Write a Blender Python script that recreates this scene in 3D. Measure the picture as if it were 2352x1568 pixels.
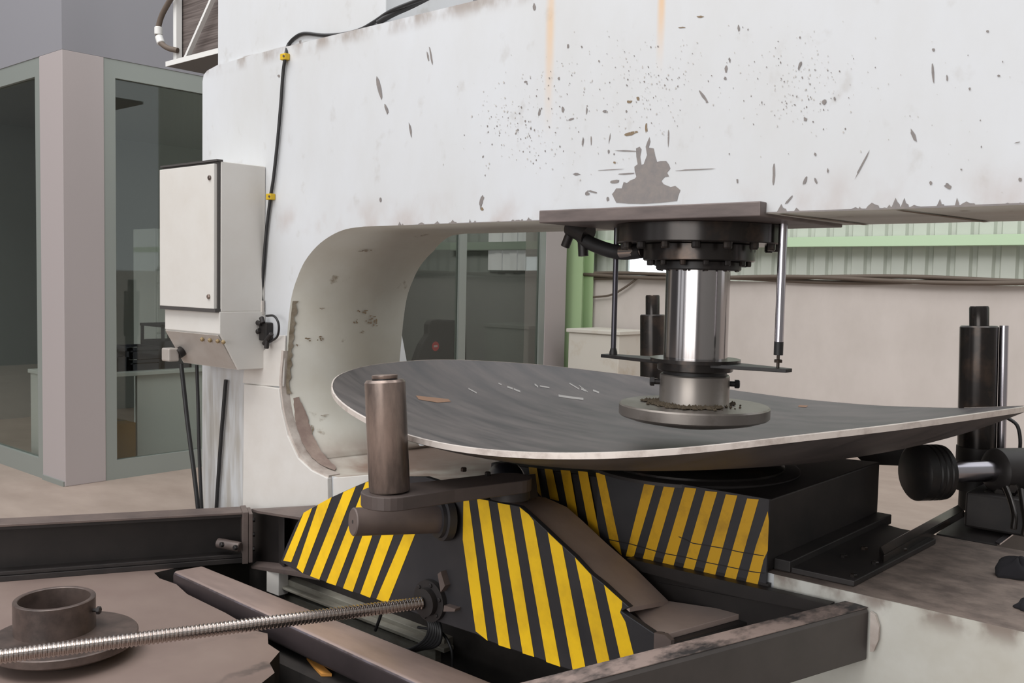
import bpy, math, random
import numpy as np
from mathutils import Vector, Matrix
random.seed(7)
D = bpy.data; C = bpy.context; SC = C.scene
for o in list(D.objects): D.objects.remove(o)

# ---------------------------------------------------------------- camera
F, YAW, PIT, ROL, CX, CY, H = 2206.03, 0.719193, 0.0626267, -0.0210818, 1176.0, 784.0, 1.5
_f = np.array([-math.sin(YAW)*math.cos(PIT), math.cos(YAW)*math.cos(PIT), -math.sin(PIT)])
_r = np.array([math.cos(YAW), math.sin(YAW), 0.0]); _d = np.cross(_f, _r)
M = np.array([math.cos(ROL)*_r+math.sin(ROL)*_d, -math.sin(ROL)*_r+math.cos(ROL)*_d, _f])
EYE = np.array([0, 0, H])
cam = D.cameras.new('camera'); cam.sensor_width = 36; cam.lens = F/2352*36; cam.clip_start = .05; cam.clip_end = 200
cam_o = D.objects.new('camera', cam); C.collection.objects.link(cam_o)
mw = Matrix.Identity(4)
for i in range(3):
    mw[i][0] = M[0][i]; mw[i][1] = -M[1][i]; mw[i][2] = -M[2][i]; mw[i][3] = EYE[i]
cam_o.matrix_world = mw
SC.camera = cam_o

# ---------------------------------------------------------------- light
SC.view_settings.view_transform = 'Standard'; SC.view_settings.look = 'None'
SC.view_settings.gamma = 1; SC.view_settings.use_curve_mapping = False
SC.view_settings.exposure = 0.42
W = D.worlds.new('sky'); SC.world = W; W.use_nodes = True
W.node_tree.nodes['Background'].inputs[0].default_value = (.93, .96, 1.0, 1)
W.node_tree.nodes['Background'].inputs[1].default_value = .80
def area(name, loc, target, sx, sy, power, col=(1, 1, 1)):
    l = D.lights.new(name, 'AREA'); l.shape = 'RECTANGLE'; l.size = sx; l.size_y = sy; l.energy = power; l.color = col
    o = D.objects.new(name, l); C.collection.objects.link(o)
    o.location = loc; o.rotation_euler = (Vector(target)-Vector(loc)).to_track_quat('-Z', 'Y').to_euler()
    return o
area('hall_gate_daylight', (0.0, -8.5, 2.6), (-2.0, 3.0, 1.0), 8, 4.5, 340, (1, .985, .96))
area('overhead_fill', (-4.5, -1.0, 9.0), (-4.0, 5.5, 1.0), 11, 4, 480, (1, .985, .965))  # unseen overhead light, added to brighten the surfaces facing the camera
area('rear_wall_fill', (-1.0, 5.4, 8.0), (-2.5, 9.0, 1.2), 8, 2, 130, (1, .985, .965))  # unseen light added behind the press to brighten the far wall
area('office_fill', (-8.2, 7.4, 2.9), (-8.2, 7.4, 0), 1.0, .5, 14, (1, .97, .92))  # unseen light without a fixture, added to brighten the office interior

# ---------------------------------------------------------------- pixel helpers (a pixel is a ray; the plane gives its distance)
def at(px, py, **k):
    d = M.T @ np.array([(px-CX)/F, (py-CY)/F, 1.0]); (a, v), = k.items(); i = 'xyz'.index(a)
    return EYE + d*(v-EYE[i])/d[i]
def proj(p):
    c = M @ (np.array(p, float)-EYE); return CX+F*c[0]/c[2], CY+F*c[1]/c[2], c[2]
def zfor(x, y, py):
    p = np.array([x, y, H])-EYE; a1 = M[1]@p; a2 = M[2]@p; k = (py-CY)/F
    return H + (k*a2-a1)/(M[1][2]-k*M[2][2])

# ---------------------------------------------------------------- materials
def S(r, g, b):
    f = lambda c: (c/255/12.92) if c/255 <= .04045 else ((c/255+.055)/1.055)**2.4
    return (f(r), f(g), f(b), 1)
MATS = {}
def mat(name, col, rough=.6, metal=0.0, col2=None, scale=3.0, amount=.5, bump=0.0, stretch=(1, 1, 1), lo=.35, hi=.7, emit=None, spec=.5, detail=8, rough2=None):
    m = D.materials.new(name); m.use_nodes = True; nt = m.node_tree; b = nt.nodes['Principled BSDF']
    b.inputs['Base Color'].default_value = col; b.inputs['Roughness'].default_value = rough; b.inputs['Metallic'].default_value = metal
    b.inputs['Specular IOR Level'].default_value = spec
    MATS[name] = m
    if emit:
        b.inputs['Emission Color'].default_value = col; b.inputs['Emission Strength'].default_value = emit
    if col2 is not None or bump:
        tc = nt.nodes.new('ShaderNodeTexCoord'); mp = nt.nodes.new('ShaderNodeMapping'); mp.inputs['Scale'].default_value = stretch
        nz = nt.nodes.new('ShaderNodeTexNoise'); nz.inputs['Scale'].default_value = scale; nz.inputs['Detail'].default_value = detail; nz.inputs['Roughness'].default_value = .62
        nt.links.new(tc.outputs['Object'], mp.inputs[0]); nt.links.new(mp.outputs[0], nz.inputs['Vector'])
        if col2 is not None:
            r = nt.nodes.new('ShaderNodeMapRange'); r.inputs[1].default_value = lo; r.inputs[2].default_value = hi; r.inputs[4].default_value = amount
            nt.links.new(nz.outputs[0], r.inputs[0])
            mx = nt.nodes.new('ShaderNodeMix'); mx.data_type = 'RGBA'; mx.inputs[6].default_value = col; mx.inputs[7].default_value = col2
            nt.links.new(r.outputs[0], mx.inputs[0]); nt.links.new(mx.outputs[2], b.inputs['Base Color'])
            if rough2 is not None:
                r2 = nt.nodes.new('ShaderNodeMapRange'); r2.inputs[1].default_value = lo; r2.inputs[2].default_value = hi
                r2.inputs[3].default_value = rough; r2.inputs[4].default_value = rough2
                nt.links.new(nz.outputs[0], r2.inputs[0]); nt.links.new(r2.outputs[0], b.inputs['Roughness'])
        if bump:
            bp = nt.nodes.new('ShaderNodeBump'); bp.inputs['Strength'].default_value = bump; bp.inputs['Distance'].default_value = .004
            nt.links.new(nz.outputs[0], bp.inputs['Height']); nt.links.new(bp.outputs[0], b.inputs['Normal'])
    return m
def add_layer(m, build, col):
    """mix a stain colour over a material's base colour; build(nt, sep) returns a 0..1 socket"""
    nt = m.node_tree; b = nt.nodes['Principled BSDF']
    tc = nt.nodes.new('ShaderNodeTexCoord'); sp = nt.nodes.new('ShaderNodeSeparateXYZ'); nt.links.new(tc.outputs['Object'], sp.inputs[0])
    mx = nt.nodes.new('ShaderNodeMix'); mx.data_type = 'RGBA'; mx.inputs[7].default_value = col
    src = b.inputs['Base Color'].links
    if src: nt.links.new(src[0].from_socket, mx.inputs[6])
    else: mx.inputs[6].default_value = b.inputs['Base Color'].default_value
    nt.links.new(build(nt, tc, sp), mx.inputs[0]); nt.links.new(mx.outputs[2], b.inputs['Base Color'])
def mth(nt, op, a, b=None, c=None):
    n = nt.nodes.new('ShaderNodeMath'); n.operation = op
    for i, v in enumerate((a, b, c)):
        if v is None: continue
        if isinstance(v, (int, float)): n.inputs[i].default_value = v
        else: nt.links.new(v, n.inputs[i])
    return n.outputs[0]
def rng(nt, v, a, b, c=0.0, d=1.0):
    n = nt.nodes.new('ShaderNodeMapRange'); n.interpolation_type = 'SMOOTHSTEP'
    for i, q in ((1, a), (2, b), (3, c), (4, d)): n.inputs[i].default_value = q
    nt.links.new(v, n.inputs[0]); return n.outputs[0]
def noise(nt, tc, scale, stretch=(1, 1, 1), detail=6):
    mp = nt.nodes.new('ShaderNodeMapping'); mp.inputs['Scale'].default_value = stretch
    nz = nt.nodes.new('ShaderNodeTexNoise'); nz.inputs['Scale'].default_value = scale; nz.inputs['Detail'].default_value = detail
    nt.links.new(tc.outputs['Object'], mp.inputs[0]); nt.links.new(mp.outputs[0], nz.inputs['Vector']); return nz.outputs[0]

mat('press_white', S(206, 208, 211), .42, col2=S(198, 198, 197), scale=2.2, amount=.8, stretch=(1, 1, .5))
def rust_streak(px, py0, py1, w):
    x0 = float(at(px, (py0+py1)/2, y=3)[0]); zt = float(at(px, py0, y=3)[2]); zb = float(at(px, py1, y=3)[2])
    def b(nt, tc, sp):
        n = noise(nt, tc, 6, (3, 1, .6))
        dx = mth(nt, 'ABSOLUTE', mth(nt, 'SUBTRACT', sp.outputs[0], x0))
        a = rng(nt, dx, .002, w, 1, 0); v = rng(nt, sp.outputs[2], zb, zb+(zt-zb)*.8)
        side = rng(nt, sp.outputs[1], 2.99, 3.02, 1, 0)
        return mth(nt, 'MULTIPLY', mth(nt, 'MULTIPLY', a, v), mth(nt, 'MULTIPLY', side, rng(nt, n, .25, .6, .4, .9)))
    return b
add_layer(MATS['press_white'], rust_streak(1262, -40, 340, .034), S(218, 180, 134))
add_layer(MATS['press_white'], rust_streak(1518, -60, 190, .024), S(222, 172, 104))
def low_grime(nt, tc, sp):      # brown dust that gathered above the lower edge of the beam
    n = noise(nt, tc, 5, (1, 1, .7)); return mth(nt, 'MULTIPLY', rng(nt, sp.outputs[2], 1.74, 1.92, 1, 0), mth(nt, 'MULTIPLY', rng(nt, sp.outputs[2], 1.70, 1.74), rng(nt, n, .45, .75, 0, .55)))
add_layer(MATS['press_white'], low_grime, S(170, 150, 140))
def leg_grime_shade(nt, tc, sp):    # streaky dirt on the leg, with the cabinet's shadow painted in
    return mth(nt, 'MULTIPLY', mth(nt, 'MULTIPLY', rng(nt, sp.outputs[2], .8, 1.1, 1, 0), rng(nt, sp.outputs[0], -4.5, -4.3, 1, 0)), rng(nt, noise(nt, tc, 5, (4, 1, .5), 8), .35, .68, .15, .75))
add_layer(MATS['press_white'], leg_grime_shade, S(158, 150, 138))
def ledge_grime(nt, tc, sp):   # dust along the seam under the upper housing
    return mth(nt, 'MULTIPLY', mth(nt, 'MULTIPLY', rng(nt, sp.outputs[2], 2.60, 2.672), rng(nt, sp.outputs[2], 2.69, 2.70, 1, 0)), rng(nt, noise(nt, tc, 7, (1, 1, .6), 9), .42, .62, 0, .7))
add_layer(MATS['press_white'], ledge_grime, S(140, 124, 112))
def smudge(nt, tc, sp):
    n = noise(nt, tc, 9, (1, 1, .8), 10); return rng(nt, n, .60, .74, 0, .28)
add_layer(MATS['press_white'], smudge, S(160, 152, 142))
mat('throat_paint', S(196, 194, 185), .5, col2=S(180, 174, 160), scale=2.5, amount=.7)
def throat_stain(nt, tc, sp): return rng(nt, noise(nt, tc, 4.5, (1, 1, 1.3), 9), .66, .71, 0, .7)
add_layer(MATS['throat_paint'], throat_stain, S(110, 92, 66))
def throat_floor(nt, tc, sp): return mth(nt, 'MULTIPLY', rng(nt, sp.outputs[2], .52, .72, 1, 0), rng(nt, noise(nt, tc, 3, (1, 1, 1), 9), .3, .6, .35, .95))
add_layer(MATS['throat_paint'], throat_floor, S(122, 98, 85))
mat('jaw_top', S(98, 86, 80), .7, col2=S(150, 134, 124), scale=9, amount=.9, bump=.3, stretch=(1, 1.5, 1))
mat('jaw_face', S(206, 205, 198), .5, col2=S(176, 170, 156), scale=2.0, amount=.8)
def jaw_rust(nt, tc, sp): return mth(nt, 'MULTIPLY', rng(nt, sp.outputs[2], .45, .53), rng(nt, noise(nt, tc, 9, (1, 1, .8), 9), .42, .62, 0, .8))
add_layer(MATS['jaw_face'], jaw_rust, S(118, 100, 90))
mat('pedestal_white', S(216, 212, 207), .5, col2=S(198, 190, 181), scale=3, amount=.6)
mat('chip_grey', S(122, 117, 116), .6, col2=S(146, 136, 128), scale=30, amount=.6)
mat('chip_pale', S(186, 182, 177), .6)
mat('chip_brown', S(126, 108, 86), .7)
mat('cabinet_white', S(212, 209, 204), .45, col2=S(202, 196, 188), scale=3, amount=.6)
mat('cabinet_seam', S(70, 66, 64), .7)
mat('console_face', S(186, 180, 174), .35, .2, col2=S(168, 158, 150), scale=6, amount=.7)
mat('black_rubber', S(34, 33, 34), .5)
mat('black_metal', S(38, 36, 36), .45, .3, col2=S(70, 60, 54), scale=9, amount=.5, lo=.5, hi=.75)
mat('dark_oily', S(52, 48, 46), .24, .6, col2=S(96, 78, 66), scale=8, amount=.7, lo=.5, hi=.75)
mat('chrome', S(172, 167, 166), .15, 1.0)
mat('rod_chrome', S(190, 186, 192), .2, 1.0)
mat('die_steel', S(140, 133, 127), .36, .75, col2=S(88, 76, 68), scale=7, amount=.6, lo=.5, hi=.72)
mat('debris', S(70, 60, 46), .9)
mat('plate_grey', S(88, 85, 86), .45, .35, col2=S(124, 117, 115), scale=2.4, amount=.9, stretch=(1, 3.4, 1), lo=.35, hi=.72, rough2=.6)
mat('ground_edge', S(222, 212, 204), .4, .3, col2=S(140, 122, 112), scale=14, amount=.5, lo=.5, hi=.7)
mat('chalk', S(176, 172, 169), .9); mat('rust_mark', S(142, 112, 92), .9)
mat('rust_steel', S(112, 98, 92), .5, .15, col2=S(84, 74, 72), scale=5, amount=.8, bump=.1)
mat('die_rust', S(104, 90, 84), .36, .35, col2=S(62, 55, 53), scale=9, amount=.8, lo=.4, hi=.65)
mat('roller_steel', S(160, 141, 130), .3, .5, col2=S(92, 82, 77), scale=9, amount=.95, stretch=(1, 1, .25), lo=.38, hi=.62)
mat('rail_black', S(32, 28, 27), .5, .1, col2=S(48, 42, 40), scale=6, amount=.6)
mat('guide_shaded', S(158, 154, 142), .6, col2=S(110, 102, 90), scale=6, amount=.8, stretch=(1, 1, 3))  # dull tone is the shade under the carriage, put into the colour
mat('cover_steel', S(186, 167, 158), .5, .05, col2=S(156, 138, 130), scale=5, amount=.7)
mat('dark_steel', S(40, 37, 37), .5, .2, col2=S(62, 56, 54), scale=5, amount=.7)
mat('carriage_black', S(42, 41, 44), .5, 0, col2=S(58, 55, 56), scale=5, amount=.7)
mat('yellow_paint', S(255, 206, 26), .5, col2=S(196, 150, 34), scale=6, amount=.7, lo=.45, hi=.8)
mat('yellow_shaded', S(206, 156, 22), .5, col2=S(120, 88, 26), scale=7, amount=.7, lo=.5, hi=.75)  # darker copy of the yellow, with the holder's shade in the colour
mat('screw_steel', S(190, 180, 174), .22, 1.0)
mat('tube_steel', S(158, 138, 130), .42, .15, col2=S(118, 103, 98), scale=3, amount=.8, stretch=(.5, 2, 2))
mat('floor_concrete', S(160, 144, 133), .6, col2=S(140, 124, 113), scale=2.2, amount=.8, stretch=(1, 1.8, 1), bump=.05)
mat('pit_dark', S(40, 36, 34), .9, col2=S(60, 54, 50), scale=6, amount=.7)
mat('concrete_wall', S(206, 197, 191), .8, col2=S(190, 181, 174), scale=2, amount=.8, bump=.15, stretch=(1, 1, .6))
mat('corrugated', S(196, 200, 190), .5, col2=S(180, 184, 174), scale=1.5, amount=.6)
mat('green_paint', S(192, 216, 182), .5); mat('green_column', S(166, 190, 146), .5)
mat('cable_brown', S(98, 86, 76), .7)
mat('office_pink', S(165, 156, 155), .55); mat('office_grey', S(132, 131, 136), .6)
mat('alu_frame', S(140, 145, 140), .45, .2)
mat('interior_wall', S(124, 126, 124), .8); mat('interior_floor', S(150, 142, 134), .7)
mat('desk_white', S(206, 208, 206), .5); mat('crate_dark', S(62, 62, 72), .6); mat('cardboard', S(146, 112, 66), .8)
mat('chair_black', S(32, 30, 32), .7); mat('badge_red', S(196, 44, 48), .5); mat('badge_white', S(225, 190, 190), .5)
mat('curtain_lit', S(200, 198, 200), .9, emit=.16)
mat('day_window', S(244, 250, 255), .5, emit=1.6)
mat('cooler_fins', S(110, 100, 96), .7, col2=S(70, 60, 56), scale=60, amount=.9, stretch=(.05, .05, 1.5), detail=1)
mat('cooler_white', S(220, 219, 216), .5); mat('platform_grey', S(120, 116, 114), .6)
mat('clip_yellow', S(206, 170, 30), .5); mat('orange_paint', S(226, 158, 78), .6)
mat('cloth_dark', S(30, 28, 32), .95)
mat('plinth_beige', S(206, 200, 190), .7, col2=S(178, 158, 130), scale=3, amount=.6, lo=.55, hi=.72)
mat('unseen_helper_dark', S(92, 92, 94), .8); mat('unseen_blocker_grey', S(150, 150, 148), .8)
g = D.materials.new('office_glass'); g.use_nodes = True; nt = g.node_tree; nt.nodes.remove(nt.nodes['Principled BSDF'])
tr = nt.nodes.new('ShaderNodeBsdfTransparent'); tr.inputs[0].default_value = (.80, .82, .80, 1)
gl = nt.nodes.new('ShaderNodeBsdfGlossy'); gl.inputs['Roughness'].default_value = .02; gl.inputs[0].default_value = (.9, .95, .92, 1)
lw = nt.nodes.new('ShaderNodeLayerWeight'); lw.inputs[0].default_value = .5      # Schlick reflectance of plain glass, the same from both sides
pw = nt.nodes.new('ShaderNodeMath'); pw.operation = 'POWER'; pw.inputs[1].default_value = 5; nt.links.new(lw.outputs['Facing'], pw.inputs[0])
fr = nt.nodes.new('ShaderNodeMath'); fr.operation = 'MULTIPLY_ADD'; fr.inputs[1].default_value = .94; fr.inputs[2].default_value = .05; nt.links.new(pw.outputs[0], fr.inputs[0])
mx = nt.nodes.new('ShaderNodeMixShader'); nt.links.new(fr.outputs[0], mx.inputs[0]); nt.links.new(tr.outputs[0], mx.inputs[1]); nt.links.new(gl.outputs[0], mx.inputs[2])
nt.links.new(mx.outputs[0], nt.nodes['Material Output'].inputs[0]); MATS['office_glass'] = g

# ---------------------------------------------------------------- mesh helpers
def thing(name, label, cat, loc, group=None):
    o = D.objects.new(name, None); o.empty_display_size = .1; o.location = Vector([float(v) for v in loc]); C.collection.objects.link(o)
    o['label'] = label; o['category'] = cat
    if group: o['group'] = group
    return o
def tag(o, label, cat, group=None):
    o['label'] = label; o['category'] = cat
    if group: o['group'] = group
    return o
def struct(o): o['kind'] = 'structure'; return o
def mesh(name, verts, faces, m, parent=None, smooth=False, bevel=0.0, mats=None, fm=None):
    """vertices come in world space"""
    V = [Vector([float(c) for c in v]) for v in verts]
    me = D.meshes.new(name); me.from_pydata([tuple(v) for v in V], [], [tuple(f) for f in faces]); me.update()
    for q in (mats or [m]): me.materials.append(MATS[q])
    if fm:
        for p, i in zip(me.polygons, fm): p.material_index = i
    import bmesh
    bm = bmesh.new(); bm.from_mesh(me); bmesh.ops.recalc_face_normals(bm, faces=bm.faces); bm.to_mesh(me); bm.free()
    if smooth:
        for p in me.polygons: p.use_smooth = True
        if smooth != 'all':
            me.set_sharp_from_angle(angle=math.radians(smooth if smooth is not True else 35))
    o = D.objects.new(name, me)
    C.collection.objects.link(o)
    if parent is not None:
        o.parent = parent       # an Empty sits at the thing's base; mesh parts sit in world space
        o.matrix_parent_inverse = Matrix.Translation(-parent.location) if parent.type == 'EMPTY' else Matrix.Identity(4)
    if bevel:
        b = o.modifiers.new('bevel', 'BEVEL'); b.width = bevel; b.segments = 2; b.limit_method = 'ANGLE'; b.angle_limit = math.radians(40)
    return o
def box(name, x0, x1, y0, y1, z0, z1, m, parent=None, bevel=0.0):
    v = [(x, y, z) for z in (z0, z1) for y in (y0, y1) for x in (x0, x1)]
    f = [(0, 2, 3, 1), (4, 5, 7, 6), (0, 1, 5, 4), (2, 6, 7, 3), (0, 4, 6, 2), (1, 3, 7, 5)]
    return mesh(name, v, f, m, parent, bevel=bevel)
def loft(name, A, B, m, parent=None, bevel=0.0, smooth=False, **k):
    n = len(A); v = list(A)+list(B)
    f = [tuple(range(n)), tuple(range(2*n-1, n-1, -1))]+[(i, i+n, (i+1) % n+n, (i+1) % n) for i in range(n)]
    return mesh(name, v, f, m, parent, bevel=bevel, smooth=smooth, **k)
def prism(name, A, off, m, parent=None, bevel=0.0, **k):
    return loft(name, A, [np.array(p, float)+np.array(off, float) for p in A], m, parent, bevel, **k)
def frame_of(d):
    d = Vector([float(c) for c in d]).normalized(); u = d.cross(Vector((0, 0, 1)))
    if u.length < 1e-4: u = Vector((1, 0, 0))
    u.normalize(); w = d.cross(u).normalized(); return d, u, w
def lathe(name, p0, axis, prof, m, parent=None, seg=40, smooth=35, closed=False, mats=None, fmf=None, **k):
    """prof: (radius, distance along axis)"""
    d, u, w = frame_of(axis); p0 = Vector([float(c) for c in p0]); V = []; Fc = []; fm = []
    for r, t in prof:
        for i in range(seg):
            a = 2*math.pi*i/seg; V.append(p0+d*t+u*(r*math.cos(a))+w*(r*math.sin(a)))
    n = len(prof)
    for j in range(n-1 if not closed else n):
        for i in range(seg):
            a, b = j*seg, ((j+1) % n)*seg
            Fc.append((a+i, a+(i+1) % seg, b+(i+1) % seg, b+i))
    if not closed:
        Fc.append(tuple(range(seg))); Fc.append(tuple(range((n-1)*seg, n*seg)))
    return mesh(name, V, Fc, m, parent, smooth=smooth, mats=mats, **k)
def cyl(name, p0, p1, r, m, parent=None, seg=32, bev=.0, **k):
    L = (Vector([float(c) for c in p1])-Vector([float(c) for c in p0])).length
    pr = [(r, 0), (r, L)] if not bev else [(r-bev, 0), (r, bev), (r, L-bev), (r-bev, L)]
    return lathe(name, p0, np.array(p1, float)-np.array(p0, float), pr, m, parent, seg, **k)
def spline(pts, n=8):
    P = [np.array(p, float) for p in pts]; P = [2*P[0]-P[1]]+P+[2*P[-1]-P[-2]]; out = []
    for i in range(1, len(P)-2):
        for t in np.linspace(0, 1, n, endpoint=False):
            a, b, c, d = P[i-1:i+3]
            out.append(.5*((2*b)+(-a+c)*t+(2*a-5*b+4*c-d)*t*t+(-a+3*b-3*c+d)*t**3))
    return out+[P[-2]]
def hose(name, pts, r, m, parent=None, n=8, seg=10):
    P = [Vector([float(c) for c in p]) for p in spline(pts, n)]; V = []; Fc = []; u = None
    for i, p in enumerate(P):
        d = (P[min(i+1, len(P)-1)]-P[max(i-1, 0)]).normalized()
        if u is None: u = d.orthogonal().normalized()
        u = (u-d*u.dot(d)).normalized(); w = d.cross(u)
        for s in range(seg):
            a = 2*math.pi*s/seg; V.append(p+u*(r*math.cos(a))+w*(r*math.sin(a)))
    for i in range(len(P)-1):
        for s in range(seg): Fc.append((i*seg+s, i*seg+(s+1) % seg, (i+1)*seg+(s+1) % seg, (i+1)*seg+s))
    Fc += [tuple(range(seg)), tuple(range((len(P)-1)*seg, len(P)*seg))]
    return mesh(name, V, Fc, m, parent, smooth=50)
def bolt(parent, p, axis, r, h, m='dark_oily', name='bolt', seg=6):
    return lathe(name, p, axis, [(r, 0), (r, h*.8), (r*.8, h)], m, parent, seg=seg, smooth=False)
def pxpoly(pts, y): return [at(a, b, y=y) for a, b in pts]

# ================================================================= SETTING
A_r = at(-40, 1338, z=0); B_r = at(556, 1291, z=0)                  # front bottom edge of the left rail
rd = (B_r-A_r); rd[2] = 0; rd /= np.linalg.norm(rd); rn = np.array([rd[1], -rd[0], 0])   # along, and towards the camera side
pit = [(-4.46, 2.40), (-4.36, 2.375), (-4.22, 2.385), (-4.05, 2.345), (-3.7, 2.33), (-3.42, 2.30), (-3.36, 2.315), (-3.26, 2.25), (-3.16, 2.235), (-3.09, 2.14), (-3.0, 2.10), (-2.93, 1.96), (-2.84, 1.9), (-2.74, 1.7), (-2.6, 1.0)]
fv = []; ff = []
def fpoly(pts):
    n = len(fv); fv.extend([(x, y, 0) for x, y in pts]); ff.append(tuple(range(n, n+len(pts))))
fpoly([(-16, -12), (-4.46, -12), (-4.46, 9.2), (-16, 9.2)])
fpoly([(-4.46, -12), (-2.6, -12)]+pit[::-1])
fpoly([(-2.6, -12), (9, -12), (9, 1.0), (-2.6, 1.0)])
fpoly([(-.85, 1.0), (9, 1.0), (9, 9.2), (-.85, 9.2)])
fpoly([(-4.46, 3.6), (-.85, 3.6), (-.85, 9.2), (-4.46, 9.2)])
floor = struct(mesh('floor', fv, ff, 'floor_concrete'))
def dirt_mask(nt, tc, sp):
    ox = float(A_r[0]); oy = float(A_r[1])
    s = mth(nt, 'ADD', mth(nt, 'MULTIPLY', mth(nt, 'SUBTRACT', sp.outputs[0], ox), float(rn[0])), mth(nt, 'MULTIPLY', mth(nt, 'SUBTRACT', sp.outputs[1], oy), float(rn[1])))
    y = rng(nt, sp.outputs[1], 2.75, 2.95, 1, 0)
    return mth(nt, 'MULTIPLY', mth(nt, 'MULTIPLY', rng(nt, s, -.16, -.05), y), rng(nt, noise(nt, tc, 3.5, (1, 1, 1), 9), .2, .75, 1, .72))
add_layer(MATS['floor_concrete'], dirt_mask, S(122, 104, 97))
def cracks(nt, tc, sp):
    n = noise(nt, tc, 2.6, (1, 1, 1), 10); a = mth(nt, 'ABSOLUTE', mth(nt, 'SUBTRACT', n, .5))
    near = mth(nt, 'MULTIPLY', rng(nt, sp.outputs[1], 1.75, 2.2), rng(nt, sp.outputs[1], 2.5, 2.6, 1, 0))
    return mth(nt, 'MULTIPLY', mth(nt, 'MULTIPLY', rng(nt, a, .0, .05, 1, 0), near), rng(nt, sp.outputs[0], -3.6, -2.9, 0, .9))
add_layer(MATS['floor_concrete'], cracks, S(58, 52, 50))
wv = []; wf = []
ring = pit+[(-.85, 1.0), (-.85, 2.955), (-4.46, 2.955)]
for i in range(len(ring)):
    a, b = ring[i], ring[(i+1) % len(ring)]; n = len(wv)
    wv += [(a[0], a[1], 0), (b[0], b[1], 0), (b[0], b[1], -.8), (a[0], a[1], -.8)]; wf.append((n, n+1, n+2, n+3))
n = len(wv); wv += [(x, y, -.8) for x, y in ring]; wf.append(tuple(range(n, n+len(ring))))
struct(mesh('floor_pit', wv, wf, 'pit_dark'))

struct(box('floor_ledge', -3.6, -2.5, 2.32, 2.72, -.8, -.107, 'pit_dark'))
YW = 9.0
wall = struct(box('wall_back', -7.6, 9, YW, YW+.25, 0, 1.55, 'concrete_wall'))
# profiled sheets above the concrete, each sheet a part
def sheet(x0, x1, pitch=.19):
    v = []; xs = []; k = 0; x = x0
    prof = []
    while x < x1-1e-6:
        prof += [(x, 0), (x+.115, 0), (x+.135, .035), (x+.17, .035), (x+.19, 0)]; x += pitch
    f = []
    for (a, d) in prof: v += [(a, YW+.16+d, 1.5), (a, YW+.16+d, 5.0)]
    for i in range(len(prof)-1): f.append((2*i, 2*i+2, 2*i+3, 2*i+1))
    o = mesh('sheet', v, f, 'corrugated', wall); return o
x = -9.0
while x < 3: sheet(x, x+.95); x += .95
xr = [at(1790, 552, y=YW)[0]-5.2, 4]
zr = at(2000, 565, y=YW)[2]; zr1 = at(2000, 542, y=YW)[2]
struct(box('trim_1', -7.6, 4, YW+.0, YW+.14, zr, zr1, 'green_paint'))
for k, (dz, dy) in enumerate(((.0, -.03), (.028, -.045), (.012, -.07))):
    pts = [(x, YW+dy, 1.572+dz+.018*math.sin(x*2.1+k*2)) for x in np.linspace(-7.2, 3, 22)]
    tag(hose('wall_cable', pts, .02, 'cable_brown', n=4, seg=8), ['brown cable lying along the wall top, lowest of three', 'brown cable on top of the bundle along the concrete wall', 'brown cable at the front of the wall-top bundle'][k], 'cable', 'cables on the wall ledge')
hang = [at(1345, 683, y=YW-.05), at(1400, 678, y=YW-.05), at(1435, 660, y=YW-.05), at(1465, 638, y=YW-.05)]
tag(hose('hanging_cable', hang, .012, 'cable_brown', n=6, seg=6), 'thin loose cable drooping down the concrete wall beside the green post', 'cable')
w1 = thing('window_1', 'x', 'x', at(1490, 628, y=YW+.15)); del w1['label'], w1['category']; w1['kind'] = 'structure'
a = at(1448, 589, y=YW+.13); b = at(1540, 630, y=YW+.13)
box('pane', a[0], b[0], YW+.12, YW+.13, b[2], a[2], 'day_window', w1)
for (p, q, r, s) in ((a[0]-.03, b[0]+.03, a[2], a[2]+.03), (a[0]-.03, b[0]+.03, b[2]-.03, b[2]), (a[0]-.03, a[0], b[2], a[2]), (b[0], b[0]+.03, b[2], a[2])):
    box('window_frame', p, q, YW+.09, YW+.13, r, s, 'alu_frame', w1)

# ---- office block on the left: corner at (-6.705, 2.95)
OX, OY, OZ = -6.705, 2.95, 3.01
yc = at(241, 600, x=OX)[1]; xc = at(94, 600, y=OY)[0]
struct(box('trim_2', xc, OX, OY, yc, 0, OZ, 'office_pink', bevel=.004))                 # corner column
struct(box('trim_3', xc+.01, OX-.01, OY-.012, yc-.01, 0, .035, 'alu_frame'))
yA, yB = at(1252, 700, x=OX)[1], at(1299, 700, x=OX)[1]
struct(box('trim_4', OX-.3, OX, yA, yB, 0, OZ, 'office_pink', bevel=.004))
struct(box('wall_left', OX-3.5, OX, OY, YW, OZ, 5.2, 'office_grey'))
def window(n, along, a0, a1, mull, plane):
    w = thing('window_%d' % n, 'x', 'x', (plane if along == 'y' else a0, a0 if along == 'y' else plane, 0)); del w['label'], w['category']; w['kind'] = 'structure'
    def bar(nm, s0, s1, z0, z1, d0=-.06, d1=-.005, m='alu_frame'):
        if along == 'y': return box(nm, plane+d0, plane+d1, s0, s1, z0, z1, m, w)
        return box(nm, s0, s1, plane-d1, plane-d0, z0, z1, m, w)
    fw = .085
    bar('sill', a0, a1, 0, .14); bar('head', a0, a1, OZ-.13, OZ)
    bar('jamb', a0, a0+fw, .14, OZ-.13); bar('jamb', a1-fw, a1, .14, OZ-.13)
    edges = [a0+fw]
    for mm in mull: bar('mullion', mm-.05, mm+.05, .14, OZ-.13); edges += [mm-.05, mm+.05]
    edges.append(a1-fw)
    for i in range(0, len(edges), 2): bar('pane', edges[i], edges[i+1], .14, OZ-.13, -.037, -.029, 'office_glass')
    return w
m1 = (at(1052, 700, x=OX)[1]+at(1074, 700, x=OX)[1])/2
window(2, 'y', yc, yA, [yc+(m1-yc)*.5, m1], OX)
window(3, 'x', -10.2, xc, [-8.6], OY)
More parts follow.
